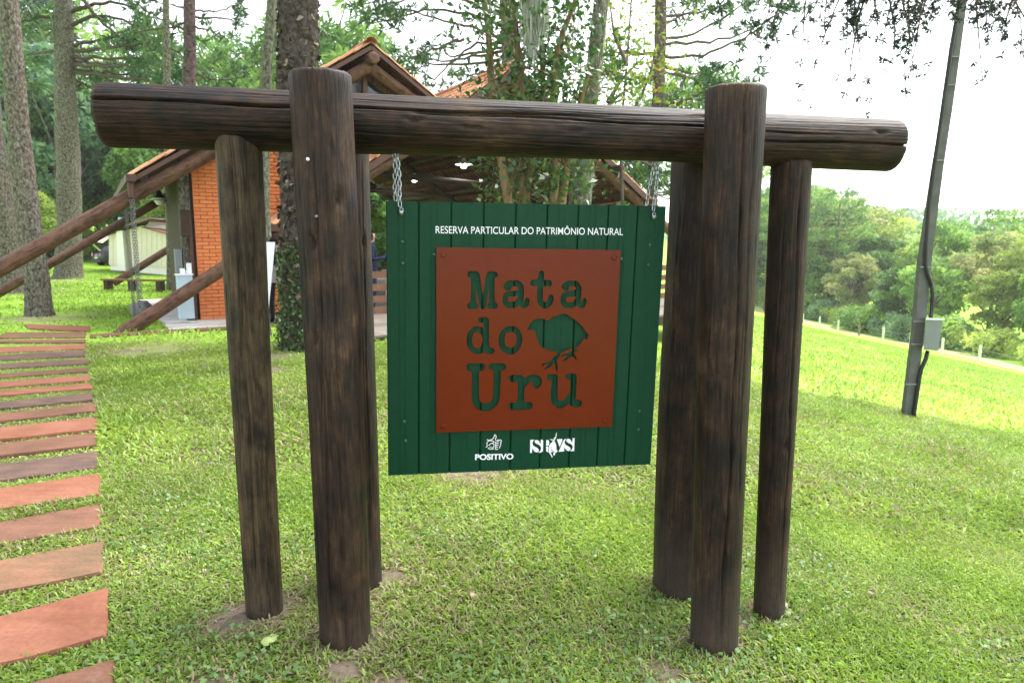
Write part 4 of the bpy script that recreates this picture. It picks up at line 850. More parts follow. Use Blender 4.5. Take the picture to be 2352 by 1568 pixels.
def slabpoly(name, pts, thick, mat, parent):
    pts = [np.array(p) for p in pts]; k = len(pts); V = pts + [p + np.array(thick) for p in pts]
    return part(name, V, [tuple(range(k - 1, -1, -1)), tuple(range(k, 2 * k))] + [(j, (j + 1) % k, k + (j + 1) % k, k + j) for j in range(k)], mat, parent)
YL, YR = 36.5, 33.0
def yl(cx): return YL + (YR - YL) * (cx - 470) / 810.
def ps(cx, cy): return P2(cx, cy, yl(cx))
edges = [470, 530, 590, 650, 720, 790, 860, 930, 1000, 1070, 1140, 1210, 1280]
def topy(cx): return np.interp(cx, [470, 930, 1000, 1280], [495, 355, 375, 480])
def boty(cx): return np.interp(cx, [470, 1280], [905, 945])
for a_, b_ in zip(edges[:-1], edges[1:]):
    slabpoly('wall_board', [ps(a_ + 3, topy(a_)), ps(b_ - 1, topy(b_)), ps(b_ - 1, boty(b_)), ps(a_ + 3, boty(a_))], (.3 * .3, 3.0, 0), M['cream'], shed)
slabpoly('wall_core', [ps(474, topy(474) + 4) + np.array([0, .06, 0]), ps(930, topy(930) + 6) + np.array([0, .06, 0]), ps(1276, topy(1276) + 6) + np.array([0, .06, 0]), ps(1276, 945) + np.array([0, .06, 0]), ps(474, 900) + np.array([0, .06, 0])], (.2, 2.5, 0), M['cream'], shed)
slabpoly('plinth', [ps(480, 905) + np.array([0, .1, 0]), ps(1278, 945) + np.array([0, .1, 0]), ps(1278, 1050) + np.array([0, .1, 0]), ps(480, 975) + np.array([0, .1, 0])], (.2, 2.4, 0), M['creamw'], shed)
slabpoly('pilaster', [ps(620, 440) - np.array([0, .3, 0]), ps(705, 425) - np.array([0, .3, 0]), ps(750, 985) - np.array([0, .3, 0]), ps(640, 970) - np.array([0, .3, 0])], (0, .35, 0), M['creamw'], shed)
slabpoly('roof', [ps(320, 478) - np.array([0, .5, 0]), ps(1095, 252) - np.array([0, .5, 0]), ps(1095, 262) - np.array([0, .5, 0]), ps(320, 490) - np.array([0, .5, 0])], (.2, 4, 0), M['fibro'], shed)
slabpoly('fascia', [ps(318, 490) - np.array([0, .52, 0]), ps(1100, 262) - np.array([0, .52, 0]), ps(1100, 282) - np.array([0, .52, 0]), ps(318, 504) - np.array([0, .52, 0])], (0, .1, 0), M['redfascia'], shed)
slabpoly('side_fascia', [ps(1065, 285) - np.array([0, .3, 0]), ps(1275, 310) - np.array([0, -1, 0]), ps(1275, 325) + np.array([0, 1, 0]), ps(1065, 305) - np.array([0, .3, 0])], (0, .1, 0), M['redfascia'], shed)
slabpoly('upper_wall', [ps(1040, 300), ps(1272, 325) + np.array([0, 1, 0]), ps(1272, 420) + np.array([0, 1, 0]), ps(970, 375)], (.2, 1.6, 0), M['creamw'], shed)
slabpoly('lower_roof', [ps(965, 372) - np.array([0, .3, 0]), ps(1300, 460) - np.array([0, .3, 0]), ps(1300, 475) - np.array([0, .3, 0]), ps(965, 385) - np.array([0, .3, 0])], (.5, 2.4, 0), M['redfascia'], shed)
mb = MB(); mb.tube([P2(658, 400, 37.5), P2(648, 245, 37.5)], .16, 12); o = mb.part('flue_pipe', M['lightblue'], shed)
cpt = empty('carport', gpt(200, 606), 'pale sheet-roofed carport beside the cream shed', 'carport')
for k, q in enumerate([[(100, 575), (235, 545), (330, 550), (190, 592)], [(150, 545), (290, 512), (465, 520), (330, 548)], [(200, 510), (260, 482), (330, 485), (325, 512)], [(270, 580), (400, 545), (468, 540), (390, 598)]]):
    slabpoly('roof_sheet', [P2(x, y, 42 + (560 - y) * .03) for x, y in q], (0, .1, .06), M['poly'], cpt)
mb = MB(); mb.tube([P2(225, 595, 42), P2(350, 705, 43)], .05, 8); mb.part('brace', M['creamw'], cpt)
mb = MB(); g = gpt(188, 606); mb.tube([P2(110, 590, 43), P2(118, 765, 43)], .09, 8); mb.part('post', M['twig'], cpt)
# far white house behind the thin tree
hs_ = empty('white_house', P2(1440, 830, 46), 'small white house with dark green window and red sill beyond the thin tree', 'house')
slabpoly('wall', [P2(1300, 560, 46), P2(1530, 555, 46), P2(1530, 850, 46), P2(1300, 850, 46)], (0, 4, 0), M['creamw'], hs_)
m, t, o = newmat('green_window'); princ(t, o, (.05, .09, .075), .2, .5); M['gwin'] = m
slabpoly('window', [P2(1330, 585, 45.9), P2(1520, 575, 45.9), P2(1520, 735, 45.9), P2(1330, 740, 45.9)], (0, .08, 0), M['gwin'], hs_)
slabpoly('sill', [P2(1310, 740, 45.8), P2(1530, 735, 45.8), P2(1530, 768, 45.8), P2(1310, 768, 45.8)], (0, .1, 0), M['redfascia'], hs_)
slabpoly('roof', [P2(1260, 560, 45.3), P2(1560, 550, 45.3), P2(1500, 470, 48), P2(1320, 470, 48)], (0, .1, -.1), M['fibro'], hs_)
slabpoly('terrace_wall', [P2(1290, 850, 45.6), P2(1530, 850, 45.6), P2(1530, 1030, 45.6), P2(1290, 1030, 45.6)], (0, .3, 0), M['slabstone'], hs_)
# hatchback seen from behind
def car():
    g = gpt(222, 612); g = aty(222, 611, 47); s = 1.0
    th = empty('parked_car', g, 'dark grey hatchback parked under the pale carport', 'car')
    ax = unit(np.array([.62, .78, 0])); wx = np.array([ax[1], -ax[0], 0])          # length axis (rear -> front), width axis
    def q(l, w_, z): return g + ax * l + wx * w_ + ZZ * z
    # stations: l, half width low, half width belt, half width roof, z low, z belt, z roof
    st = [(0, .70, .72, .0, .38, .62, .62), (.06, .76, .76, .55, .28, .86, .9), (.28, .80, .79, .60, .24, .92, 1.22), (.62, .82, .81, .62, .22, .93, 1.40), (1.2, .82, .82, .63, .22, .93, 1.45), (1.9, .82, .82, .62, .22, .92, 1.42), (2.5, .82, .81, .58, .22, .91, 1.2), (2.95, .81, .79, .5, .22, .9, .95), (3.6, .78, .72, .4, .25, .78, .82), (3.85, .68, .6, .3, .35, .6, .62)]
    V = []
    for l, wl_, wb, wr, zl, zb, zr in st:
        for w_, z in ((-wl_ * .9, zl), (-wl_, zl + .12), (-wb, zb), (-max(wr, .05), zr - .03), (-max(wr, .05) * .8, zr), (max(wr, .05) * .8, zr), (max(wr, .05), zr - .03), (wb, zb), (wl_, zl + .12), (wl_ * .9, zl)): V.append(q(l, w_, z))
    k = 10; Fq = [(i * k + j, i * k + (j + 1) % k, (i + 1) * k + (j + 1) % k, (i + 1) * k + j) for i in range(len(st) - 1) for j in range(k)] + [tuple(range(k - 1, -1, -1)), tuple((len(st) - 1) * k + j for j in range(k))]
    M['carpaint'] = simple('dark_grey_car_paint', (.045, .052, .06), .25, .6, .3, .05); m2, t2, o2 = newmat('red_tail_lamp'); princ(t2, o2, (.35, .02, .02), .2, .5)
    part('body', V, Fq, M['carpaint'], th, True)
    slabpoly('rear_window', [q(.075, -.55, .93), q(.075, .55, .93), q(.36, .5, 1.28), q(.36, -.5, 1.28)], ax * .02 - ZZ * .0 - ax * .03, M['glass'], th)
    for s_ in (-1, 1):
        slabpoly('side_window', [q(.75, s_ * .8, .95), q(2.35, s_ * .8, .95), q(2.1, s_ * .66, 1.33), q(.85, s_ * .66, 1.36)], wx * s_ * .02, M['glass'], th)
        slabpoly('tail_light', [q(.02, s_ * .5, .70), q(.02, s_ * .77, .70), q(.06, s_ * .75, .9), q(.05, s_ * .55, .9)], -ax * .03, m2, th)
        for l in (.6, 3.1):
            c = q(l, s_ * .74, .29); mb = MB(); mb.tube([c - wx * .09, c - wx * .08, c + wx * .08, c + wx * .09], [.26, .29, .29, .26], 20); wh = mb.part('tyre', M['black'], th, True)
            c2 = c + wx * s_ * .085; mb = MB(); mb.tube([c2, c2 + wx * s_ * .02], [.18, .16], 16); mb.part('rim', M['darksteel'], wh)
    slabpoly('number_plate', [q(-.0, -.22, .50), q(-.0, .22, .50), q(.0, .22, .6), q(.0, -.22, .6)], -ax * .015, M['enamel'], th)
    slabpoly('rear_bumper', [q(.02, -.78, .26), q(.02, .78, .26), q(.02, .78, .44), q(.02, -.78, .44)], -ax * .06, M['black'], th)
car()

# ------------------------------------------------------------------ people
def person(name, base, H, face, top, leg, shoe, hair, label, lean=0., arm='down'):
    """standing figure: one skinned body; face = heading angle of the chest"""
    s = H / 1.7; fx = np.array([math.cos(face), math.sin(face), 0]); rx = np.array([fx[1], -fx[0], 0])
    def j(r_, f, z): return tuple(np.array(base) + s * (rx * r_ + fx * f + ZZ * z))
    vs = []; es = []; rad = []
    def v(p, r_, par=None):
        vs.append(p); rad.append(r_ * s)
        if par is not None: es.append((par, len(vs) - 1))
        return len(vs) - 1
    pel = v(j(0, 0, .95), .15); wa = v(j(0, .01, 1.1), .125, pel); ch = v(j(0, .0, 1.3), .155, wa); nk0 = v(j(0, -.01, 1.42), .09, ch); nk = v(j(0, 0, 1.5), .055, nk0); hd = v(j(0, .01, 1.58), .095, nk); v(j(0, .0, 1.66), .085, hd)
    for sd in (-1, 1):
        sh = v(j(sd * .17, 0, 1.38), .07, ch); 
        if arm == 'down': el = v(j(sd * .22, -.02, 1.1), .047, sh); wr = v(j(sd * .22, .06, .86), .032, el)
        else: el = v(j(sd * .24, .0, 1.12), .047, sh); wr = v(j(sd * .1, .22, 1.15), .032, el)
        pm = v(j(sd * .215, .08, .80) if arm == 'down' else j(sd * .05, .26, 1.17), .03, wr)
        for fk in range(4):
            q = j(sd * .215 + (fk - 1.5) * .0, .06 + fk * .018, .70 + abs(fk - 1.5) * .008) if arm == 'down' else j(sd * .0, .30 + .01 * fk, 1.14 + .018 * fk)
            v(q, .009, pm)
        v(j(sd * .205, .12, .77) if arm == 'down' else j(sd * .04, .27, 1.22), .01, pm)
        hp = v(j(sd * .09, 0, .86), .10, pel); kn = v(j(sd * .10, .02, .48), .062, hp); an = v(j(sd * .10, -.01, .1), .042, kn); v(j(sd * .11, .14, .035), .04, an)
    me = bpy.data.meshes.new(name); me.from_pydata(vs, es, []); ob = bpy.data.objects.new(name, me); col.objects.link(ob)
    sk = ob.modifiers.new('skin', 'SKIN'); ss = ob.modifiers.new('sub', 'SUBSURF'); ss.levels = 2; ss.render_levels = 2
    for i, r_ in enumerate(rad): me.skin_vertices[0].data[i].radius = (r_, r_ * .9); me.skin_vertices[0].data[i].use_root = (i == 0)
    dg = bpy.context.evaluated_depsgraph_get(); dg.update(); m2 = bpy.data.meshes.new_from_object(ob.evaluated_get(dg)); bpy.data.objects.remove(ob); m2.name = 'person'
    V = np.array([q.co[:] for q in m2.vertices]) - np.array(base); m2.vertices.foreach_set('co', V.astype(np.float32).ravel())
    m2.materials.clear()
    skin = simple('skin', (.36, .21, .15), .6, .3, var=.05)
    for mt in (top, leg, shoe, skin, hair): m2.materials.append(mt)
    for p in m2.polygons:
        c = np.array(p.center); z = c[2] / s; f = (c @ fx) / s; r_ = abs(c @ rx) / s; p.use_smooth = True
        p.material_index = 2 if z < .09 else (1 if z < .93 and r_ < .185 else (0 if z < 1.47 and not (arm == 'down' and z < .86) else (3 if z < 1.5 or (f > .03 and z < 1.66) else 4)))
        if arm == 'down' and z < .88 and r_ >= .185 and z > .6: p.material_index = 3
    o = link('person', m2, None, None, base); return tag(o, label, 'person')
ck = dict(blue=(.015, .028, .14), black=(.01, .01, .012), grey=(.19, .17, .19), brown=(.16, .08, .06), hair=(.012, .009, .008), navy=(.02, .025, .06), shirt=(.10, .12, .22), wh=(.7, .7, .72))
ck = {k: simple('cloth_' + k, v_, .9, .1, var=.2) for k, v_ in ck.items()}
pb1 = np.array([*gpt(640, 742, .03)]); pb1[2] = .1
person('person', pb1, 1.68, 1.9, ck['blue'], ck['grey'], ck['brown'], ck['hair'], 'person in blue top and grey trousers, seen from behind, with a shoulder bag')
pb2 = np.array([*gpt(613, 742, .1)]); pb2 = pb2 + np.array([.02, .55, 0]); pb2[2] = .1
person('person', pb2, 1.66, 2.2, ck['black'], ck['black'], ck['black'], ck['hair'], 'person in black half hidden behind the white display board')
# long hair of the bag carrier and her bag
bag = empty('shoulder_bag', pb1 + ZZ * .8, 'grey shoulder bag carried by the person in blue', 'bag')
mb = MB(); c = pb1 + np.array([.02, -.21, .92]); mb.box(c, .27, .11, .27, (1, .1, 0), (-.1, 1, 0)); mb.box(c + ZZ * .15, .24, .09, .05, (1, .1, 0), (-.1, 1, 0)); mb.part('pouch', ck['grey'], bag)
mb = MB(); mb.tube([c + np.array([-.1, 0, .14]), c + np.array([-.02, -.0, .4]), c + np.array([.05, .08, .56])], .014, 6); mb.tube([c + np.array([.11, 0, .14]), c + np.array([.07, .0, .4]), c + np.array([.05, .08, .56])], .014, 6); mb.part('strap', ck['grey'], bag)
for dx in (-.09, .09): mb = MB(); cc = c + np.array([dx, -.06, .13]); mb.tube([cc, cc + np.array([0, -.015, 0])], .016, 10); mb.part('buckle', M['steel'], bag)
pb3 = aty(858, 718, 14.2); pb3[2] = .165
person('person', pb3, 1.7, .2, ck['navy'], ck['navy'], ck['wh'], ck['hair'], 'person in navy clothes and white shoes standing on the pavilion deck', arm='fold')

# ------------------------------------------------------------------ vegetation builders
def np_tube(P, R, seg=7):
    V, F = tube(P, R, seg, False); return V, np.array(F), np.full(len(V), .5)
def smooth_path(P, n):
    P = np.asarray(P, float); t = np.linspace(0, 1, len(P)); tt = np.linspace(0, 1, n)
    Q = np.stack([np.interp(tt, t, P[:, k]) for k in range(P.shape[1])], 1)
    for _ in range(2): Q[1:-1] = (Q[:-2] + 2 * Q[1:-1] + Q[2:]) / 4
    return Q
def trunk_mesh(P, R, seg=22, rough=.06, step=.12, seed=0, flare=.35):
    r = np.random.default_rng(seed); P = np.asarray(P, float); L = np.linalg.norm(np.diff(P, axis=0), axis=1).sum(); n = max(8, int(L / step))
    Q = smooth_path(np.concatenate([P, np.asarray(R, float)[:, None]], 1), n); V, F = tube(Q[:, :3], Q[:, 3], seg, True)
    V = V.reshape(n, seg, 3); c = Q[:, None, :3]; ang = np.linspace(0, 2 * np.pi, seg, endpoint=False)[None]; s = np.linspace(0, L, n)[:, None]
    k = 1 + rough * (np.sin(ang * 3 + s * 1.7 + seed) * .5 + np.sin(ang * 5 - s * 3.1) * .35 + r.normal(0, .35, (n, seg)))
    k = k + flare * np.exp(-s / .28) * (1 + .5 * np.sin(ang * 5 + seed))
    V = c + (V - c) * k[..., None]; return V.reshape(-1, 3), F
def tufts(C, n, length, aspect=.2, up=.35, tint=None, r=rng):
    """n needle-twigs radiating from each centre"""
    C = np.repeat(np.asarray(C, float), n, 0); d = unit(r.normal(size=(len(C), 3)) + np.array([0, 0, up])); ln = length * r.uniform(.6, 1.2, len(C))
    tn = None if tint is None else np.repeat(tint, n)
    return leaves(C + d * (ln * .55)[:, None], ln, aspect, .1, tn, r, d, .15)
def branch_foliage(P, frac, nt, spread, n, length, r=rng, tint=.5):
    P = np.asarray(P); L = len(P); i = (L - 1) * (frac + (1 - frac) * r.uniform(0, 1, nt) ** .7); a = np.floor(i).astype(int).clip(0, L - 2); f = (i - a)[:, None]
    C = P[a] * (1 - f) + P[a + 1] * f + r.normal(0, spread, (nt, 3)) * np.array([1, 1, .75]) - np.array([0, 0, spread * .2])
    return tufts(C, n, length, .2, .2, np.clip(tint + r.normal(0, .2, nt), 0, 1), r)
def tree_root(name, base, label, cat='tree', group=None): return empty(name, base, label, cat, group)
def pxline(pts, Y, dY=0.): return [aty(x, y, Y + dY * k) for k, (x, y) in enumerate(pts)]
def rad(wpx, Y): return wpx / 2 / F_ * Y

# umbrella crown of a tall araucaria (branches + needle tufts), origin at lowest whorl
def arau_crown(seed, R=4.5, whorls=6, dz=.9, nb=9, tuft_n=16, per=26, ln=.34, droop=.12, rise=.28):
    r = np.random.default_rng(seed); br = []; fo = []
    for w_ in range(whorls):
        Rw = R * (1 - .09 * w_) * r.uniform(.85, 1.1)
        for k in range(nb):
            a_ = 2 * PI * (k + r.uniform(-.3, .3)) / nb + w_; L = Rw * r.uniform(.75, 1.1); t = np.linspace(0, 1, 9)
            P = np.stack([np.cos(a_) * L * t, np.sin(a_) * L * t, w_ * dz + L * (-droop * np.sin(t * PI) + rise * t ** 2.5)], 1); P[:, :2] += r.normal(0, .05, (9, 2)) * t[:, None]
            br.append(np_tube(P, np.linspace(.075, .02, 9), 5)); fo.append(branch_foliage(P, .62, tuft_n, .3, per, ln, r, r.uniform(.3, .75)))
    bV = merge(br); fV = merge(fo); return bV, fV
CR = {}
for k in range(2):
    b_, f_ = arau_crown(100 + k, tuft_n=9, per=14, ln=.5); CR[k] = (mk_mesh('boughs', b_[0], b_[1], True), mk_mesh('crown', f_[0], f_[1], False, f_[2]))
    CR[k][0].materials.append(M['twig']); CR[k][1].materials.append(M['needle'])
def high_crown(root, at, k, s, rot=0.):
    for nm, me in (('boughs', CR[k][0]), ('crown', CR[k][1])):
        link(nm, me, None, root, at, Quaternion((0, 0, 1), rot), (s, s, s))
def near_tree(name, label, pts, Y, widths, mat, seed, crown=None, dY=0., rough=.06, seg=22, base=None):
    P = pxline(pts, Y, dY); R = [rad(w_, Y) for w_ in widths]
    if base is not None: P[0] = np.array(base)
    g = float(ground_z(P[0][0], P[0][1])); P[0] = np.array([P[0][0], P[0][1], g - .15])
    th = tree_root(name, (P[0][0], P[0][1], g), label)
    V, F = trunk_mesh(P, R, seg, rough, .14, seed); part('trunk', V, F, M[mat], th, True)
    if crown: high_crown(th, P[-1] + np.array([0, 0, crown[1]]), crown[0], crown[2], seed)
    return th, P
Yb = gpt(90, 725)[1]; thB, _ = near_tree('pine_tree', 'leaning lichen-grey trunk nearest the stepping stones at far left', [(92, 728), (84, 640), (68, 520), (45, 330), (20, 0), (-14, -420), (-30, -800)], Yb, [58, 50, 48, 44, 37, 30, 24], 'barkl', 1, (0, -.5, .8))
Ya = gpt(28, 672)[1]; thA, _ = near_tree('pine_tree', 'thick lichen-grey trunk at the left frame edge behind the leaning trunk', [(28, 672), (18, 560), (-4, 400), (-30, 200), (-60, 0), (-90, -500)], Ya, [58, 48, 44, 42, 36, 28], 'barkl', 2, (1, -.3, 1.))
Yc = gpt(155, 640)[1]; thC, PC = near_tree('araucaria_tree', 'tall brown araucaria trunk left of the beam with long bare boughs', [(156, 642), (160, 520), (158, 400), (150, 200), (145, 0), (138, -420)], Yc, [58, 50, 48, 41, 36, 28], 'barkl', 3, (0, -.5, 1.3))
thD, PD = near_tree('araucaria_tree', 'purplish araucaria trunk rising behind the beam left end', [(430, 640), (432, 400), (435, 200), (436, 100), (435, 0), (433, -300)], 25, [30, 29, 27, 25, 24, 20], 'barkp', 4, (1, -.2, 1.))
thE, _ = near_tree('slender_tree', 'slender pale lichen trunk beside the plank bench', [(397, 667), (393, 560), (388, 440), (384, 200), (381, 0), (378, -150)], gpt(397, 667)[1], [26, 19, 18, 16, 13, 8], 'barkm', 5)
Yf = 13.0; thF, _ = near_tree('slender_tree', 'slender mossy trunk against the brick wall', [(612, 740), (610, 560), (606, 480), (606, 340), (609, 200), (617, 100), (626, 0), (636, -160)], Yf, [30, 28, 26, 24, 24, 23, 22, 16], 'barkm', 6)
Yg = gpt(688, 800)[1]; thG, PG = near_tree('flaky_tree', 'thick dark trunk with peeling bark and ivy base behind the front left post', [(690, 803), (690, 700), (686, 560), (684, 400), (682, 200), (684, 100), (684, 0), (688, -450), (690, -800)], Yg, [86, 80, 78, 78, 82, 84, 82, 66, 56], 'barkf', 7, (1, -.5, .95), rough=.10, seg=30)
thH, PH = near_tree('mossy_tree', 'mossy grey trunk in front of the pavilion roof', [(1300, 800), (1316, 600), (1334, 450), (1340, 360), (1352, 260), (1368, 130), (1381, 0), (1402, -300)], 11.3, [62, 56, 50, 44, 36, 34, 33, 26], 'barkm', 8)
thI, PI_ = near_tree('araucaria_tree', 'araucaria with long drooping boughs right of the pavilion roof', [(1485, 760), (1492, 560), (1498, 440), (1506, 300), (1514, 180), (1517, 80), (1518, -60), (1520, -260)], 22, [32, 28, 26, 25, 26, 26, 24, 18], 'barkp', 9, (1, -.3, .9))
thJ, PJ = near_tree('araucaria_tree', 'grey mossy araucaria with long boughs behind the pavilion ridge', [(1170, 640), (1170, 300), (1170, 180), (1168, 90), (1164, 0), (1160, -220)], 25, [36, 33, 31, 31, 30, 24], 'barkm', 10, (0, -.4, 1.))
# peeling flakes on the thick trunk
r7 = np.random.default_rng(77); n = 1300; zz = r7.uniform(.6, 8, n); aa = r7.uniform(0, 2 * PI, n); PGn = np.array(PG); cxx = np.interp(zz, PGn[:, 2], PGn[:, 0]); rr_ = rad(82, Yg) * 1.03
C = np.stack([cxx + np.cos(aa) * rr_, np.full(n, Yg) + np.sin(aa) * rr_, zz], 1); outd = np.stack([np.cos(aa), np.sin(aa), r7.normal(0, .8, n)], 1)
d = unit(np.stack([-np.sin(aa), np.cos(aa), r7.normal(0, .6, n)], 1) + outd * .5)
fV = leaves(C, .10, 1.0, 0, None, r7, d, .25); M['flake'] = foliage('bark_flake', [(0, (.03, .022, .02)), (.7, (.12, .095, .085)), (1, (.3, .25, .19))], .05, .9, .1)
tag(part('bark_flakes', fV[0], fV[1], M['flake'], thG, False, fV[2]), kind='stuff')
# ivy on its foot
n = 1500; zz = r7.uniform(0, 1, n) ** 1.5 * 1.55 + .03; aa = r7.uniform(-2.8, .6, n); k = 1.08 + r7.uniform(0, .42, n) * (1 - zz / 1.7)
C = np.stack([PG[1][0] + np.cos(aa) * rr_ * k, np.full(n, Yg) + np.sin(aa) * rr_ * k, zz], 1)
fV = leaves(C, .055, .8, .2, None, r7); tag(part('ivy', fV[0], fV[1], M['ivy'], thG, False, fV[2]), kind='stuff')
# moss beards on the mossy trunk
def beard(root, P0, n, L, spread, seed, r0=.0):
    r = np.random.default_rng(seed); P0 = np.asarray(P0); i = r.uniform(0, len(P0) - 1.001, n); a = i.astype(int); f = (i - a)[:, None]; c = P0[a] * (1 - f) + P0[a + 1] * f
    aa = r.uniform(0, 2 * PI, n); c = c + np.stack([np.cos(aa) * r0, np.sin(aa) * r0, np.zeros(n)], 1) + r.normal(0, spread, (n, 3)); segs = []
    for k in range(3):
        d = np.tile([0, 0, -1.], (n, 1)); l = L * r.uniform(.3, .8, n); segs.append(leaves(c - np.array([0, 0, 1]) * (l * (k + .3))[:, None] + r.normal(0, .01, (n, 3)), l, .07, 0, None, r, d, .22))
    v = merge(segs); tag(part('hanging_moss', v[0], v[1], M['moss'], root, False, v[2]), kind='stuff')
beard(thH, PH[2:5], 420, .10, .015, 3, .17)
beard(thH, PH[5:7], 200, .12, .01, 4, .12)

def boughs(root, specs, Y, mat, seed, r0=.06, dYs=2.5, fr=.6, nt=14, spread=.28, per=26, ln=.3, tint=.45, gmat='twig'):
    r = np.random.default_rng(seed); br = []; fo = []
    for pts in specs:
        dy = r.uniform(-dYs, dYs); P = np.array([aty(x, y, Y + dy * k / (len(pts) - 1)) for k, (x, y) in enumerate(pts)]); P = smooth_path(P, 14); P[1:] += r.normal(0, .03, (13, 3))
        br = [np_tube(P, np.linspace(r0, r0 * .3, 14), 6)]; fo.append(branch_foliage(P, fr, nt, spread, per, ln, r, tint + r.uniform(-.2, .2)))
        for q in range(5):                       # dead side twigs
            i = r.integers(3, 12); e = P[i] + r.normal(0, .35, 3) + np.array([0, 0, -.1]); br.append(np_tube(np.array([P[i], (P[i] + e) / 2 + r.normal(0, .04, 3), e]), [.014, .01, .005], 4))
        b = merge(br); part('bough', b[0], b[1], M[gmat], root, True)
    f = merge(fo); part('foliage', f[0], f[1], M[mat], root, False, f[2])
boughs(thI, [[(1520, 105), (1640, 95), (1730, 70), (1840, 5)], [(1522, 130), (1620, 130), (1720, 80), (1790, 30)], [(1522, 165), (1600, 185), (1680, 197), (1750, 188)], [(1522, 150), (1580, 168), (1650, 165)], [(1512, 245), (1560, 235), (1620, 212), (1660, 185)], [(1520, 60), (1560, 40), (1600, -10)], [(1508, 125), (1440, 125), (1380, 108)],
             [(1508, 185), (1430, 178), (1390, 160)], [(1520, 90), (1600, 80), (1700, 20), (1760, -20)], [(1522, 40), (1600, 30), (1680, 10)], [(1500, 380), (1470, 372), (1430, 378)], [(1500, 420), (1530, 425), (1560, 418)], [(1500, 400), (1470, 410), (1450, 400)]], 22, 'needle', 21, .055, 2.5, .55, 12, .3, 24, .3)
boughs(thJ, [[(1160, 92), (1080, 62), (980, 35), (880, 15)], [(1160, 118), (1080, 132), (1000, 142), (930, 128)], [(1160, 135), (1060, 150), (960, 148), (900, 105)], [(1065, 91), (997, 114), (942, 132)], [(1160, 110), (1070, 122), (1010, 170), (983, 211)], [(1160, 60), (1040, 20), (930, 30), (850, 60)], [(1160, 40), (1050, -10), (920, 0), (830, 30)],
             [(1175, 100), (1230, 90), (1300, 60)], [(1175, 120), (1240, 130), (1290, 125)], [(1160, 20), (1000, -30), (900, -10), (820, 10)], [(1160, 100), (1090, 100), (1040, 140), (1010, 90)], [(1175, 140), (1230, 160), (1290, 190)], [(1160, 150), (1100, 170), (1050, 172)]], 25, 'needle', 22, .06, 3, .64, 9, .30, 24, .30)
boughs(thC, [[(165, 103), (205, 98), (246, 88), (300, 70)], [(167, 117), (240, 112), (323, 102), (370, 85)], [(167, 131), (250, 136), (359, 133)], [(167, 139), (250, 148), (345, 150)], [(167, 150), (260, 152), (375, 153)], [(167, 158), (250, 168), (360, 180)], [(167, 165), (270, 178), (385, 192), (430, 190)], [(164, 177), (190, 192), (215, 203)],
             [(185, -10), (230, 51), (270, 85), (310, 95)], [(160, 60), (230, 30), (320, 60), (360, 95)], [(160, 30), (240, 0), (320, 20), (350, 60)], [(150, 40), (80, 40), (20, 60)], [(150, 120), (90, 120), (40, 130)]], Yc, 'needle', 23, .085, 3.5, .68, 11, .45, 24, .38, .5)
boughs(thD, [[(300, -5), (330, 22), (385, 52), (430, 72)][::-1], [(432, 20), (400, 15), (340, 2)], [(440, 25), (500, 30), (575, -5)], [(440, 60), (475, 70), (505, 72)], [(432, 50), (400, 62), (340, 70), (300, 75)], [(440, 40), (520, 45), (565, 42)], [(440, 170), (500, 185), (560, 178)], [(432, 110), (400, 120), (380, 100)]], 25, 'needle', 24, .045, 2.5, .75, 6, .22, 22, .28)

# glossy multi-stem shrub tree between the camera and the pavilion
sh_ = tree_root('camellia_tree', (.5, 10., float(ground_z(.5, 10.))), 'glossy dark-leaved multi-stem small tree rising behind the green board')
st_ = []; lf = []; rs = np.random.default_rng(31); gsh = float(ground_z(.5, 10))
STEMS = [[(1230, 720), (1215, 560), (1205, 457), (1217, 381), (1237, 345), (1250, 200), (1240, 60), (1236, -60)], [(1262, 720), (1266, 560), (1272, 457), (1280, 357), (1266, 220), (1278, 132), (1292, 73), (1316, 23), (1340, -60)], [(1215, 720), (1170, 480), (1140, 300), (1127, 176), (1123, 88), (1113, 0), (1110, -60)],
         [(1275, 720), (1290, 457), (1308, 357), (1330, 240), (1352, 170)], [(1205, 457), (1195, 400), (1170, 350), (1150, 260)], [(1237, 345), (1210, 250), (1190, 120), (1180, 0)]]
for k, S_ in enumerate(STEMS):
    P = np.array([aty(x, y, 10. + .25 * math.sin(k * 2 + j * .5)) for j, (x, y) in enumerate(S_)]); P = smooth_path(P, 22); st_.append(np_tube(P, np.linspace(.075, .028, 22), 9))
    for i in range(1, 22):
        for q in range(3):
            if P[i][2] < 2.0: continue
            e = P[i] + rs.normal(0, .34, 3) + np.array([0, 0, .12]); st_.append(np_tube(np.array([P[i], (P[i] + e) / 2 + rs.normal(0, .03, 3), e]), [.009, .006, .003], 4))
            m_ = 13 if P[i][2] > 3.0 else 10; lf.append(leaves(e + rs.normal(0, .17, (m_, 3)), .105, .55, .35, np.full(m_, rs.uniform(.1, .8)), rs))
v = merge(st_); part('stems', v[0], v[1], M['barks'], sh_, True); v = merge(lf); part('crown', v[0], v[1], M['shrub'], sh_, False, v[2])
beard(sh_, [aty(1205, -30, 9.5), aty(1226, -20, 9.5), aty(1250, -30, 9.5)], 900, .34, .035, 5)
beard(sh_, [aty(1218, 50, 9.5), aty(1228, 50, 9.5)], 260, .24, .025, 6)
au = tree_root('turning_tree', (*aty(1455, 700, 16)[:2], float(ground_z(*aty(1455, 700, 16)[:2]))), 'young tree with yellow-green and orange leaves above the beam')
st_ = []; lf = []
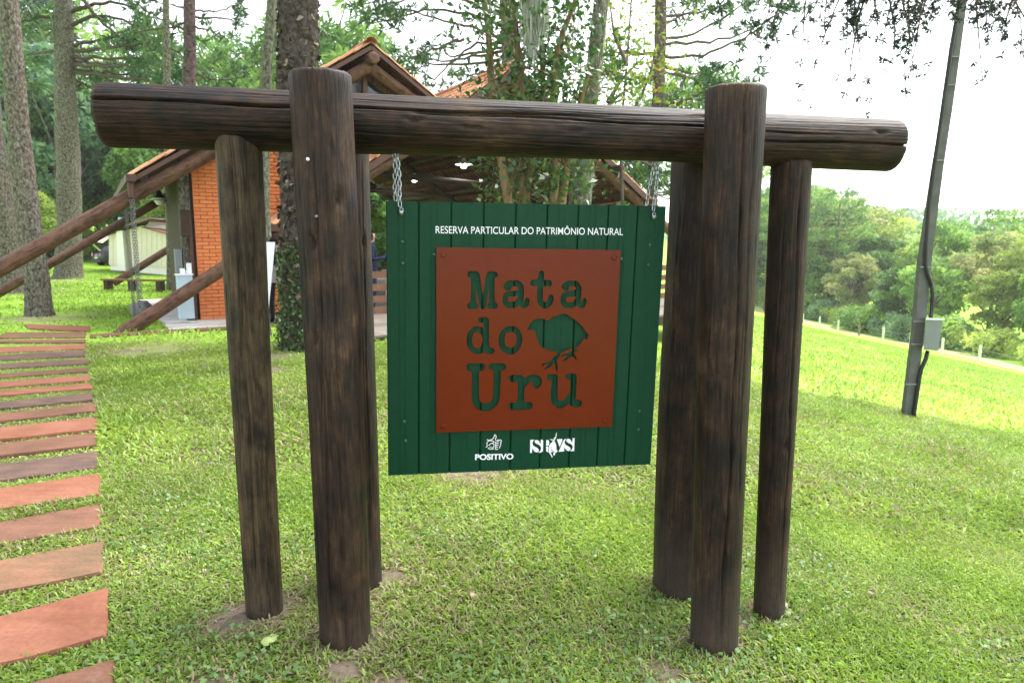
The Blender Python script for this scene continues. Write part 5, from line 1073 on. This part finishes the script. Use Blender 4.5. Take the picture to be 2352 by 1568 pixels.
for S_ in ([(1440, 760), (1430, 500), (1425, 300), (1440, 150), (1450, 0), (1455, -80)], [(1380, 260), (1420, 220), (1470, 190), (1520, 165)], [(1425, 300), (1470, 230), (1500, 150), (1510, 60)], [(1440, 150), (1410, 80), (1400, 0)], [(1395, 235), (1430, 180), (1480, 130)]):
    P = smooth_path(np.array([aty(x, y, 16 + .3 * j) for j, (x, y) in enumerate(S_)]), 16); st_.append(np_tube(P, np.linspace(.05, .015, 16), 6))
    for i in range(2, 16):
        if P[i][2] < 4: continue
        for q in range(3):
            e = P[i] + rs.normal(0, .4, 3); m_ = 6; lf.append(leaves(e + rs.normal(0, .2, (m_, 3)), .12, .55, .35, np.full(m_, rs.uniform(0, .7) if rs.uniform() > .04 else .95), rs))
v = merge(st_); part('trunk', v[0], v[1], M['twig'], au, True); v = merge(lf); part('crown', v[0], v[1], M['autumn'], au, False, v[2])

# conifer just outside the right edge, its drooping sprays hanging into the top right corner
kx, ky = 6.6, 6.4; kz = float(ground_z(kx, ky)); hk = tree_root('drooping_conifer', (kx, ky, kz), 'conifer outside the frame whose fine dark sprays hang in the top right corner')
V, F = trunk_mesh([(kx, ky, kz - .1), (kx - .1, ky, 3), (kx - .1, ky + .1, 6), (kx, ky, 9.5)], [.19, .16, .13, .06], 18, .06, .15, 55); part('trunk', V, F, M['barkl'], hk, True)
br = []; fo = []; rk = np.random.default_rng(61)
def spray(P, nt, spread, n=14, ln=.055):
    e = P[0]; s0 = np.array([kx - .1, ky + .05, max(4.6, e[2] - .25)]); br.append(np_tube(smooth_path(np.array([s0, (s0 + e) / 2 + ZZ * .25, e]), 10), np.linspace(.04, .012, 10), 6))
    P = smooth_path(P, 16); br.append(np_tube(P, np.linspace(.012, .0025, 16), 5)); i = rk.integers(3, 16, nt); C = P[i] + rk.normal(0, spread, (nt, 3))
    fo.append(tufts(C, n, ln, .26, -.2, np.clip(.4 + rk.normal(0, .3, nt), 0, 1), rk))
    for c, j in zip(C[::2], i[::2]): br.append(np_tube(np.array([P[j], (P[j] + c) / 2 - np.array([0, 0, .01]), c]), [.003, .0025, .0015], 3))
for x0, x1, yb, dn_ in [(1800, 1760, 120, 16), (1850, 1830, 250, 12), (1900, 1895, 90, 16), (1945, 1935, 190, 14), (1980, 1950, 90, 26), (2010, 1990, 70, 14), (2040, 2050, 150, 22), (2070, 2090, 110, 22), (2085, 2100, 170, 14), (2110, 2105, 60, 16), (2150, 2140, 30, 20), (2250, 2240, 40, 26), (2300, 2310, 30, 24), (2330, 2345, 140, 16), (2260, 2262, 95, 12), (1880, 1830, 60, 14), (1960, 1990, 240, 8), (2120, 2080, 215, 8), (2330, 2300, 90, 10), (2200, 2200, 20, 14), (1930, 1850, 245, 9), (2240, 2262, 240, 4)]:
    for rep in range(2 if dn_ > 15 else 1):
        Yk = rk.uniform(6.0, 8.2); x0 = x0 + rep * rk.uniform(-30, 30); x1 = x1 + rep * rk.uniform(-40, 40); yb = yb * (1 if rep == 0 else rk.uniform(.5, 1.1)); spray(np.array([aty(x0 + 30, -60, Yk), aty(x0, -10, Yk), aty((x0 + x1) / 2 + rk.normal(0, 6), yb * .45, Yk), aty(x1, yb, Yk)]), dn_ if rep == 0 else dn_ // 3, .06 if yb < 100 else .05)
spray(np.array([aty(1990, -20, 6.5), aty(1968, 60, 6.5), aty(1953, 150, 6.5), aty(1952, 232, 6.5)]), 5, .02, 8)
v = merge(br); part('boughs', v[0], v[1], M['twig'], hk, True); v = merge(fo); part('crown', v[0], v[1], M['hangn'], hk, False, v[2])

# ------------------------------------------------------------------ forest prototypes
def broad_proto(seed, mat, H=10., R=3.6, ncl=46, per=190, leaf=.34, low=.25, flat=1., bark_='barkl'):
    r = np.random.default_rng(seed); br = []; lf = []
    P = smooth_path(np.array([(0, 0, -.3), (r.normal(0, .15), r.normal(0, .15), H * .3), (r.normal(0, .3), r.normal(0, .3), H * .7)]), 10); br.append(np_tube(P, np.linspace(.24, .1, 10), 9))
    for k in range(ncl):
        u = unit(r.normal(size=3)); q = r.uniform(.45, 1) ** .5; c = np.array([u[0] * R * q, u[1] * R * q, H * (low + (1 - low) * .5) + u[2] * H * (1 - low) * .5 * q * flat]); c[2] = min(c[2], H)
        i = int(np.clip((c[2] / H) * 8, 2, 9)); s0 = P[min(i, 9)]
        if k % 2 == 0: br.append(np_tube(smooth_path(np.array([s0, (s0 + c) / 2 + r.normal(0, .2, 3) - ZZ * .2, c]), 6), np.linspace(.07, .02, 6), 5))
        rc = R * r.uniform(.22, .40); d = unit(r.normal(size=(per, 3)) + np.array([0, 0, .45])); pts = c + d * rc * (r.uniform(.25, 1, per) ** .4)[:, None] * np.array([1.15, 1.15, .72])
        lf.append(leaves(pts, leaf, .55, .5, np.full(per, np.clip(.45 + r.normal(0, .2), 0, 1)), r))
    b = merge(br); f = merge(lf); a = mk_mesh('trunk', b[0], b[1], True); a.materials.append(M[bark_]); c_ = mk_mesh('crown', f[0], f[1], False, f[2]); c_.materials.append(M[mat]); return a, c_
def arau_proto(seed, mat='needlel', H=14.):
    r = np.random.default_rng(seed); br = [np_tube(np.array([(0, 0, -.3), (.05, 0, H * .4), (0, .05, H)]), [.3, .22, .08], 9)]; lf = []
    for w_ in range(6):
        z = H * (.52 + .085 * w_); L0 = (4.6 - .35 * w_)
        for k in range(9):
            a_ = 2 * PI * (k + r.uniform(-.3, .3)) / 9 + w_; L = L0 * r.uniform(.7, 1.1); t = np.linspace(0, 1, 7); P = np.stack([np.cos(a_) * L * t, np.sin(a_) * L * t, z + L * (-.1 * np.sin(t * PI) + .3 * t ** 2.5)], 1)
            br.append(np_tube(P, np.linspace(.07, .025, 7), 4)); m_ = 75; c = P[-1]; d = unit(r.normal(size=(m_, 3)) + np.array([0, 0, .3])); pts = c + d * r.uniform(.3, .95, m_)[:, None] * np.array([1.1, 1.1, .55]); lf.append(leaves(pts, .42, .3, .3, np.full(m_, np.clip(.5 + r.normal(0, .18), 0, 1)), r, d, .5))
    b = merge(br); f = merge(lf); a = mk_mesh('trunk', b[0], b[1], True); a.materials.append(M['barkl']); c_ = mk_mesh('crown', f[0], f[1], False, f[2]); c_.materials.append(M[mat]); return a, c_
PR = {}
for kind, mat, lab in (('dark', 'fdark', 'dark green broadleaf tree'), ('mid', 'fmid', 'mid green broadleaf tree'), ('yellow', 'fyel', 'yellow-green broadleaf tree'), ('pale', 'fpale', 'pale blossoming tree'), ('blue', 'fblue', 'blue-green bushy tree')):
    PR[kind] = ([broad_proto(200 + hash_, mat, R=3.2 + .5 * (hash_ % 3), flat=1.0 + .1 * (hash_ % 2)) for hash_ in (('dark', 'mid', 'yellow', 'pale', 'blue').index(kind) * 3 + np.arange(2))], 10., lab)
PR['arau'] = ([arau_proto(300), arau_proto(301)], 14., 'araucaria with tufted umbrella crown')
PR['araud'] = ([arau_proto(302, 'needle'), arau_proto(303, 'needle')], 14., 'dark araucaria with tufted crown')
def bush_proto(seed, mat):
    r = np.random.default_rng(seed); lf = []; br = []
    for k in range(16):
        c = np.array([r.normal(0, .8), r.normal(0, .8), r.uniform(.3, 1.7)]); d = unit(r.normal(size=(150, 3)) + np.array([0, 0, .4])); lf.append(leaves(c + d * r.uniform(.3, .7, 150)[:, None], .22, .55, .4, np.full(150, np.clip(.45 + r.normal(0, .2), 0, 1)), r))
        br.append(np_tube(np.array([(0, 0, -.2), c * (.5, .5, .5), c]), [.05, .035, .015], 5))
    b = merge(br); f = merge(lf); a = mk_mesh('stems', b[0], b[1], True); a.materials.append(M['twig']); c_ = mk_mesh('foliage', f[0], f[1], False, f[2]); c_.materials.append(M[mat]); return a, c_
PR['bush'] = ([bush_proto(401, 'fmid'), bush_proto(402, 'fblue'), bush_proto(403, 'fyel')], 2., 'leafy bush')
FOREST = []
def plant(kind, x, y, H, where, var=None, dz=0.):
    FOREST.append((kind, x, y, H, where, var, dz))
rf = np.random.default_rng(91)
TOPX = [1600, 1740, 1800, 1850, 1900, 1960, 2010, 2060, 2120, 2180, 2230, 2290, 2352, 2420]; TOPY = [430, 455, 450, 448, 458, 486, 505, 520, 522, 508, 496, 494, 505, 515]
def topz(px, Y, row): 
    y = np.interp(px, TOPX, TOPY); return 1.6 + (560 - y) / F_ * Y * 1.0
W = 'across the dirt road'
# right forest, front rows along the road, then taller rows behind
for k in range(17):
    y = 49 + k * 5.3 + rf.uniform(-1.5, 1.5); x = 40.5 + rf.uniform(-.8, 2.5); px = 1176 + F_ * x / y; g = float(ground_z(x, y)); H = (topz(px, y, 0) - g) * rf.uniform(.52, .74)
    plant(['blue', 'mid', 'yellow', 'mid', 'dark', 'blue', 'pale'][k % 7], x, y, H, W + ', front row')
for k in range(16):
    y = 52 + k * 6.3 + rf.uniform(-2, 2); x = 46 + rf.uniform(-1.5, 2.5); px = 1176 + F_ * x / y; g = float(ground_z(x, y)); H = (topz(px, y, 1) - g) * rf.uniform(.80, .97)
    plant(['mid', 'yellow', 'pale', 'mid', 'yellow', 'dark'][k % 6], x, y, H, W + ', middle row')
for k in range(13):
    y = 66 + k * 8.5 + rf.uniform(-2, 2); x = 56 + rf.uniform(-2, 3); px = 1176 + F_ * x / y; g = float(ground_z(x, y)); H = (topz(px, y, 2) - g) * rf.uniform(.94, 1.04)
    plant(['yellow', 'mid', 'arau', 'mid', 'yellow', 'arau'][k % 6], x, y, H, W + ', back row')
for px, Y in ((1795, 105), (1850, 98), (1895, 108), (1760, 92), (1950, 112), (1915, 88), (1700, 96)):
    x = (px - 1176) / F_ * Y; g = float(ground_z(x, Y)); H = (topz(px, Y, 2) - g) * rf.uniform(.95, 1.03); plant('arau', x, Y, H, W + ', beside the right posts')
for k in range(22):
    y = 46 + k * 3.7 + rf.uniform(-1.2, 1.2); x = 38.3 + rf.uniform(-.5, 1.2); plant('bush', x, y, rf.uniform(1.6, 3.2), 'at the forest edge beyond the dirt road', int(rf.integers(0, 3)))
# left forest behind the lodge and shed
LX = [-200, 150, 230, 300, 400, 470, 560, 640, 700, 780, 830, 900, 1000, 1100, 1400, 1480, 1560, 1620]; LY = [-150, -60, 90, 190, 215, 225, 240, 230, 215, 190, 235, 340, 340, 340, 340, 240, 215, 280]
for Y, step, kinds in ((40, 92, ['dark', 'mid', 'dark', 'blue', 'mid']), (49, 84, ['mid', 'dark', 'araud', 'mid', 'dark']), (60, 74, ['dark', 'araud', 'mid', 'arau', 'dark'])):
    for k, px in enumerate(np.arange(-130, 1010, step)):
        p_ = px + rf.uniform(-18, 18); YY = Y + rf.uniform(-3, 3) + (16 if p_ < 450 else 0); x = (p_ - 1176) / F_ * YY; g = float(ground_z(x, YY)); ty_ = float(np.interp(p_, LX, LY)); H = (1.6 + (560 - ty_) / F_ * YY - g) * (rf.uniform(.62, .95) if Y < 60 else rf.uniform(.85, 1.0))
        if Y == 40 and 170 < p_ < 330: continue
        if H < 2.5: continue
        kind = kinds[k % 5]
        if H > 17 and kind not in ('arau', 'araud'): H = rf.uniform(13, 17)
        plant(kind, x, YY, H, 'in the wood behind the lodge, %s row' % {40: 'front', 49: 'middle', 60: 'back'}[Y])
for px, ty_, Y, kind in ((770, 80, 46, 'arau'), (740, 120, 50, 'arau'), (815, 130, 48, 'arau'), (1550, 205, 40, 'arau'), (1590, 225, 43, 'arau'), (510, 150, 58, 'arau'), (415, 120, 60, 'arau'), (600, 165, 56, 'arau'), (655, 135, 56, 'arau')):
    x = (px - 1176) / F_ * Y; g = float(ground_z(x, Y)); plant(kind, x, Y, 1.6 + (560 - ty_) / F_ * Y - g, 'rising above the lodge and pavilion roofs')
for px, ty_, Y, kind in ((868, 410, 38, 'yellow'), (905, 440, 40, 'yellow'), (840, 430, 42, 'mid'), (930, 470, 36, 'mid'), (416, 440, 42, 'yellow'), (80, 440, 44, 'yellow'), (70, 470, 47, 'blue'), (310, 430, 58, 'mid'), (350, 420, 60, 'dark')):
    x = (px - 1176) / F_ * Y; g = float(ground_z(x, Y)); plant(kind, x, Y, 1.6 + (560 - ty_) / F_ * Y - g, 'low in the clearing behind the buildings')
for k in range(26):
    px = -60 + k * 42 + rf.uniform(-12, 12); Y = rf.uniform(36, 44)
    if px < 640: Y = rf.uniform(58, 64)
    x = (px - 1176) / F_ * Y; plant('bush', x, Y, rf.uniform(1.6, 3.0), 'at the foot of the wood behind the lodge', int(rf.integers(0, 3)))
ORD = ['first', 'second', 'third', 'fourth', 'fifth', 'sixth', 'seventh', 'eighth', 'ninth', 'tenth', 'eleventh', 'twelfth', 'thirteenth', 'fourteenth', 'fifteenth', 'sixteenth', 'seventeenth', 'eighteenth', 'nineteenth', 'twentieth', 'twenty-first', 'twenty-second', 'twenty-third', 'twenty-fourth', 'twenty-fifth', 'twenty-sixth']
NAMES = dict(dark='broadleaf_tree', mid='broadleaf_tree', yellow='broadleaf_tree', pale='blossoming_tree', blue='bushy_tree', arau='araucaria_tree', araud='araucaria_tree', bush='bush')
from collections import defaultdict
grp = defaultdict(list)
for f in FOREST: grp[(f[0], f[4])].append(f)
for (kind, where), L in grp.items():
    L.sort(key=lambda f: f[1] / f[2])
    for k, (kind, x, y, H, where, var, dz) in enumerate(L):
        protos, H0, lab = PR[kind]; a_, c_ = protos[(var if var is not None else k) % len(protos)]; z = float(ground_z(x, y))
        label = lab + ' ' + where + (', %s from left' % ORD[k] if len(L) > 1 else '')
        root = empty(NAMES[kind], (x, y, z), label, 'bush' if kind == 'bush' else 'tree', ('bushes ' if kind == 'bush' else 'trees ') + where.split(',')[0])
        s = H / H0; sx = s * rf.uniform(.9, 1.15) if kind != 'bush' else s * rf.uniform(.9, 1.3)
        if kind not in ('bush', 'arau', 'araud') and s < .6: sx = max(sx, .5)
        root.scale = (sx, sx, s); root.rotation_euler = (0, 0, rf.uniform(0, 6.28))
        for nm, me in ((a_.name.split('.')[0], a_), (c_.name.split('.')[0], c_)):
            o = bpy.data.objects.new(nm, me); col.objects.link(o); o.parent = root
# far wooded ridge
n = 22000; fx_ = rf.uniform(55, 330, n); fy_ = rf.uniform(215, 300, n); hz = ground_z(fx_, fy_) + rf.uniform(0, 8, n) + 5 * np.sin(fx_ * .06) + 3 * np.sin(fx_ * .17 + 1)
v = leaves(np.stack([fx_, fy_, hz], 1), 1.7, .7, .5, np.clip(.4 + .2 * np.sin(fx_ * .21) + rf.normal(0, .15, n), 0, 1), rf)
tag(part('far_wood', v[0], v[1], M['fblue'], None, False, v[2]), 'distant wooded ridge beyond the valley on the right', 'woodland', kind='stuff')

# ------------------------------------------------------------------ lawn grass
def inquad(x, y, Q, grow=0.):
    c = Q[:, :2].mean(0); Qg = c + (Q[:, :2] - c) * (1 + grow); s = np.ones(len(x), bool); area = 0
    for i in range(4): a_, b_ = Qg[i], Qg[(i + 1) % 4]; area += a_[0] * b_[1] - a_[1] * b_[0]
    sg_ = 1 if area > 0 else -1
    for i in range(4): a_, b_ = Qg[i], Qg[(i + 1) % 4]; s &= sg_ * ((b_[0] - a_[0]) * (y - a_[1]) - (b_[1] - a_[1]) * (x - a_[0])) > 0
    return s
SLABQ = np.array([bl(-7.3, -.12, 0), bl(-3.3, -.12, 0), bl(-3.3, 7.5, 0), bl(-7.3, 7.5, 0)]); DECKQ = np.array([bl(-4.9, -3.37, 0), bl(4.3, -3.37, 0), bl(4.3, 14, 0), bl(-4.9, 14, 0)])
rg = np.random.default_rng(17)
def patchn(x, y, s, o): return np.sin(x * s + 1.3 * np.sin(y * s * .7 + o)) * np.sin(y * s * 1.1 + 1.7 * np.sin(x * s * .6 - o))
def lawn(y0, y1, n, L, wid, name, straw=.14, flat=.55, xm=.97):
    y = np.sqrt(rg.uniform(y0 ** 2, y1 ** 2, n)); x = rg.uniform(-xm, xm, n) * y + 0
    keep = np.ones(n, bool); so_ = soilf(x, y); cover = .62 + .38 * patchn(x, y, 3.1, .5) + .25 * patchn(x, y, 9., 2.)
    keep &= rg.uniform(0, 1, n) > np.clip(so_ * 1.0 - .05, 0, .95); keep &= rg.uniform(0, 1, n) < np.clip(cover + .45, .35, 1)
    for Q in STONEQ: keep &= ~inquad(x, y, Q, -.0)
    keep &= ~inquad(x, y, SLABQ); keep &= ~inquad(x, y, DECKQ)
    for p, q_, r_, _ in POSTS.values(): keep &= np.hypot(x - p[0], y - p[1]) > r_ * 1.02
    x, y = x[keep], y[keep]; n = len(x); z = ground_z(x, y)
    th_ = rg.uniform(0, 2 * PI, n); el = np.clip(rg.normal(flat, .35, n), .02, 1.5); d = np.stack([np.cos(th_) * np.cos(el), np.sin(th_) * np.cos(el), np.sin(el)], 1)
    ln = L * rg.uniform(.45, 1.45, n) * (1 + .45 * np.clip(patchn(x, y, 2.1, 3.3), -.5, 1)); s = unit(np.stack([-np.sin(th_), np.cos(th_), rg.normal(0, .35, n)], 1)); wd_ = wid * rg.uniform(.6, 1.4, n) * .5
    npth = np.zeros(n, bool)
    for Q in STONEQ:
        if Q[:, 1].mean() > 4.5: npth |= inquad(x, y, np.stack([Q[0] + (Q[0] - Q[3]) * 1.2, Q[1] + (Q[1] - Q[2]) * 1.2, Q[2] + (Q[2] - Q[1]) * 1.2, Q[3] + (Q[3] - Q[0]) * 1.2])[:, :], .03)
    ln = np.where(npth, ln * .38, ln)
    B0 = np.stack([x, y, z + .001 + rg.uniform(0, .012, n) * (ln / .05)], 1); mid = B0 + d * (ln * .5)[:, None] + ZZ * (ln * .06)[:, None]; tip = B0 + d * ln[:, None] - ZZ * (ln * .16)[:, None]
    V = np.stack([B0 - s * (wd_ * .6)[:, None], B0 + s * (wd_ * .6)[:, None], mid + s * wd_[:, None], tip, mid - s * wd_[:, None]], 1).reshape(-1, 3)
    t = np.clip(.55 + .16 * patchn(x, y, 1.3, 1.) + .12 * patchn(x, y, 5., 4.) + rg.normal(0, .16, n), .25, 1); dry = rg.uniform(0, 1, n) < straw * (1 + 1.1 * patchn(x, y, 1.7, 2.) + 1.5 * soilf(x, y)); t[dry] = rg.uniform(0, .14, dry.sum())
    F = np.arange(5 * n).reshape(n, 5)
    o = part(name, V, F, M['meadow' if name == 'meadow_grass' else 'grass'], None, False, np.repeat(t, 5)); return tag(o, {'near_grass': 'short trampled lawn grass around the sign posts', 'lawn_grass': 'bright lawn grass between the sign and the lodge', 'meadow_grass': 'sunlit meadow grass sloping away to the fence'}[name], 'grass', kind='stuff')
lawn(1.95, 4.6, 275000, .036, .0072, 'near_grass', .22)
lawn(4.6, 10.5, 240000, .055, .012, 'lawn_grass', .15)
lawn(10.5, 40, 230000, .075, .03, 'meadow_grass', .02, .7)
# clover and broad weeds close to the camera
n = 9000; y = np.sqrt(rg.uniform(1.95 ** 2, 4. ** 2, n)); x = rg.uniform(-.95, .95, n) * y; kp = (patchn(x, y, 2.3, 5.) > .1)
for Q in STONEQ: kp &= ~inquad(x, y, Q)
for p, q_, r_, _ in POSTS.values(): kp &= np.hypot(x - p[0], y - p[1]) > r_ * 1.05
x, y = x[kp], y[kp]; v = leaves(np.stack([x, y, ground_z(x, y) + rg.uniform(.012, .035, len(x))], 1), .021, .95, 1.4, np.full(len(x), .45), rg)
M['clover'] = foliage('clover', [(0, (.07, .15, .05)), (.5, (.13, .24, .08)), (1, (.2, .32, .12))], .3, .4, .4)
tag(part('clover', v[0], v[1], M['clover'], None, False, v[2]), 'small clover leaves among the grass at the post feet', 'clover', kind='stuff')
# a few fallen leaves
def fallen(px, py, s, mat, label, rot):
    g = gpt(px, py); m_ = 9; c = [(math.cos(a_ * 2 * PI / m_) * s * (1 + .25 * math.cos(3 * a_)), math.sin(a_ * 2 * PI / m_) * s * .6, .03 + .012 * math.sin(a_ * 2.1)) for a_ in range(m_)]
    q = Matrix.Rotation(rot, 3, 'Z') @ Matrix.Rotation(.5, 3, 'X'); V = [np.array(q @ Vector(p)) + g for p in c] + [g + ZZ * .035]; V += [p - ZZ * .002 for p in V]
    k = m_ + 1; F = [(j, (j + 1) % m_, m_) for j in range(m_)] + [(k + (j + 1) % m_, k + j, k + m_) for j in range(m_)] + [(j, k + j, k + (j + 1) % m_, (j + 1) % m_) for j in range(m_)]
    tag(part('fallen_leaf', V, F, M[mat], None, True), label, 'leaf', 'fallen leaves on the lawn')
fallen(614, 1480, .034, 'paleleaf', 'pale green fallen leaf in front of the left posts', 1.0)
fallen(1078, 1376, .03, 'dryleaf', 'curled grey-brown dry leaf on the grass below the board', 1.4)
fallen(1994, 1368, .022, 'dryleaf', 'small brown dry leaf on the grass right of the posts', .4)
fallen(928, 1128, .026, 'dryleaf', 'small brown dry leaf on the grass between board and left posts', .2)

# ------------------------------------------------------------------ moist air over the valley
m, t, o = newmat('haze'); pv = nd(t, 'ShaderNodeVolumePrincipled'); pv.inputs['Color'].default_value = (1, 1, .96, 1); pv.inputs['Density'].default_value = .00042; pv.inputs['Anisotropy'].default_value = .3
t.links.new(pv.outputs[0], o.inputs['Volume'])
mb = MB(); mb.box((0, 380, 20), 1800, 1500, 66); hz_ = mb.part('haze', m); tag(hz_, kind='stuff')
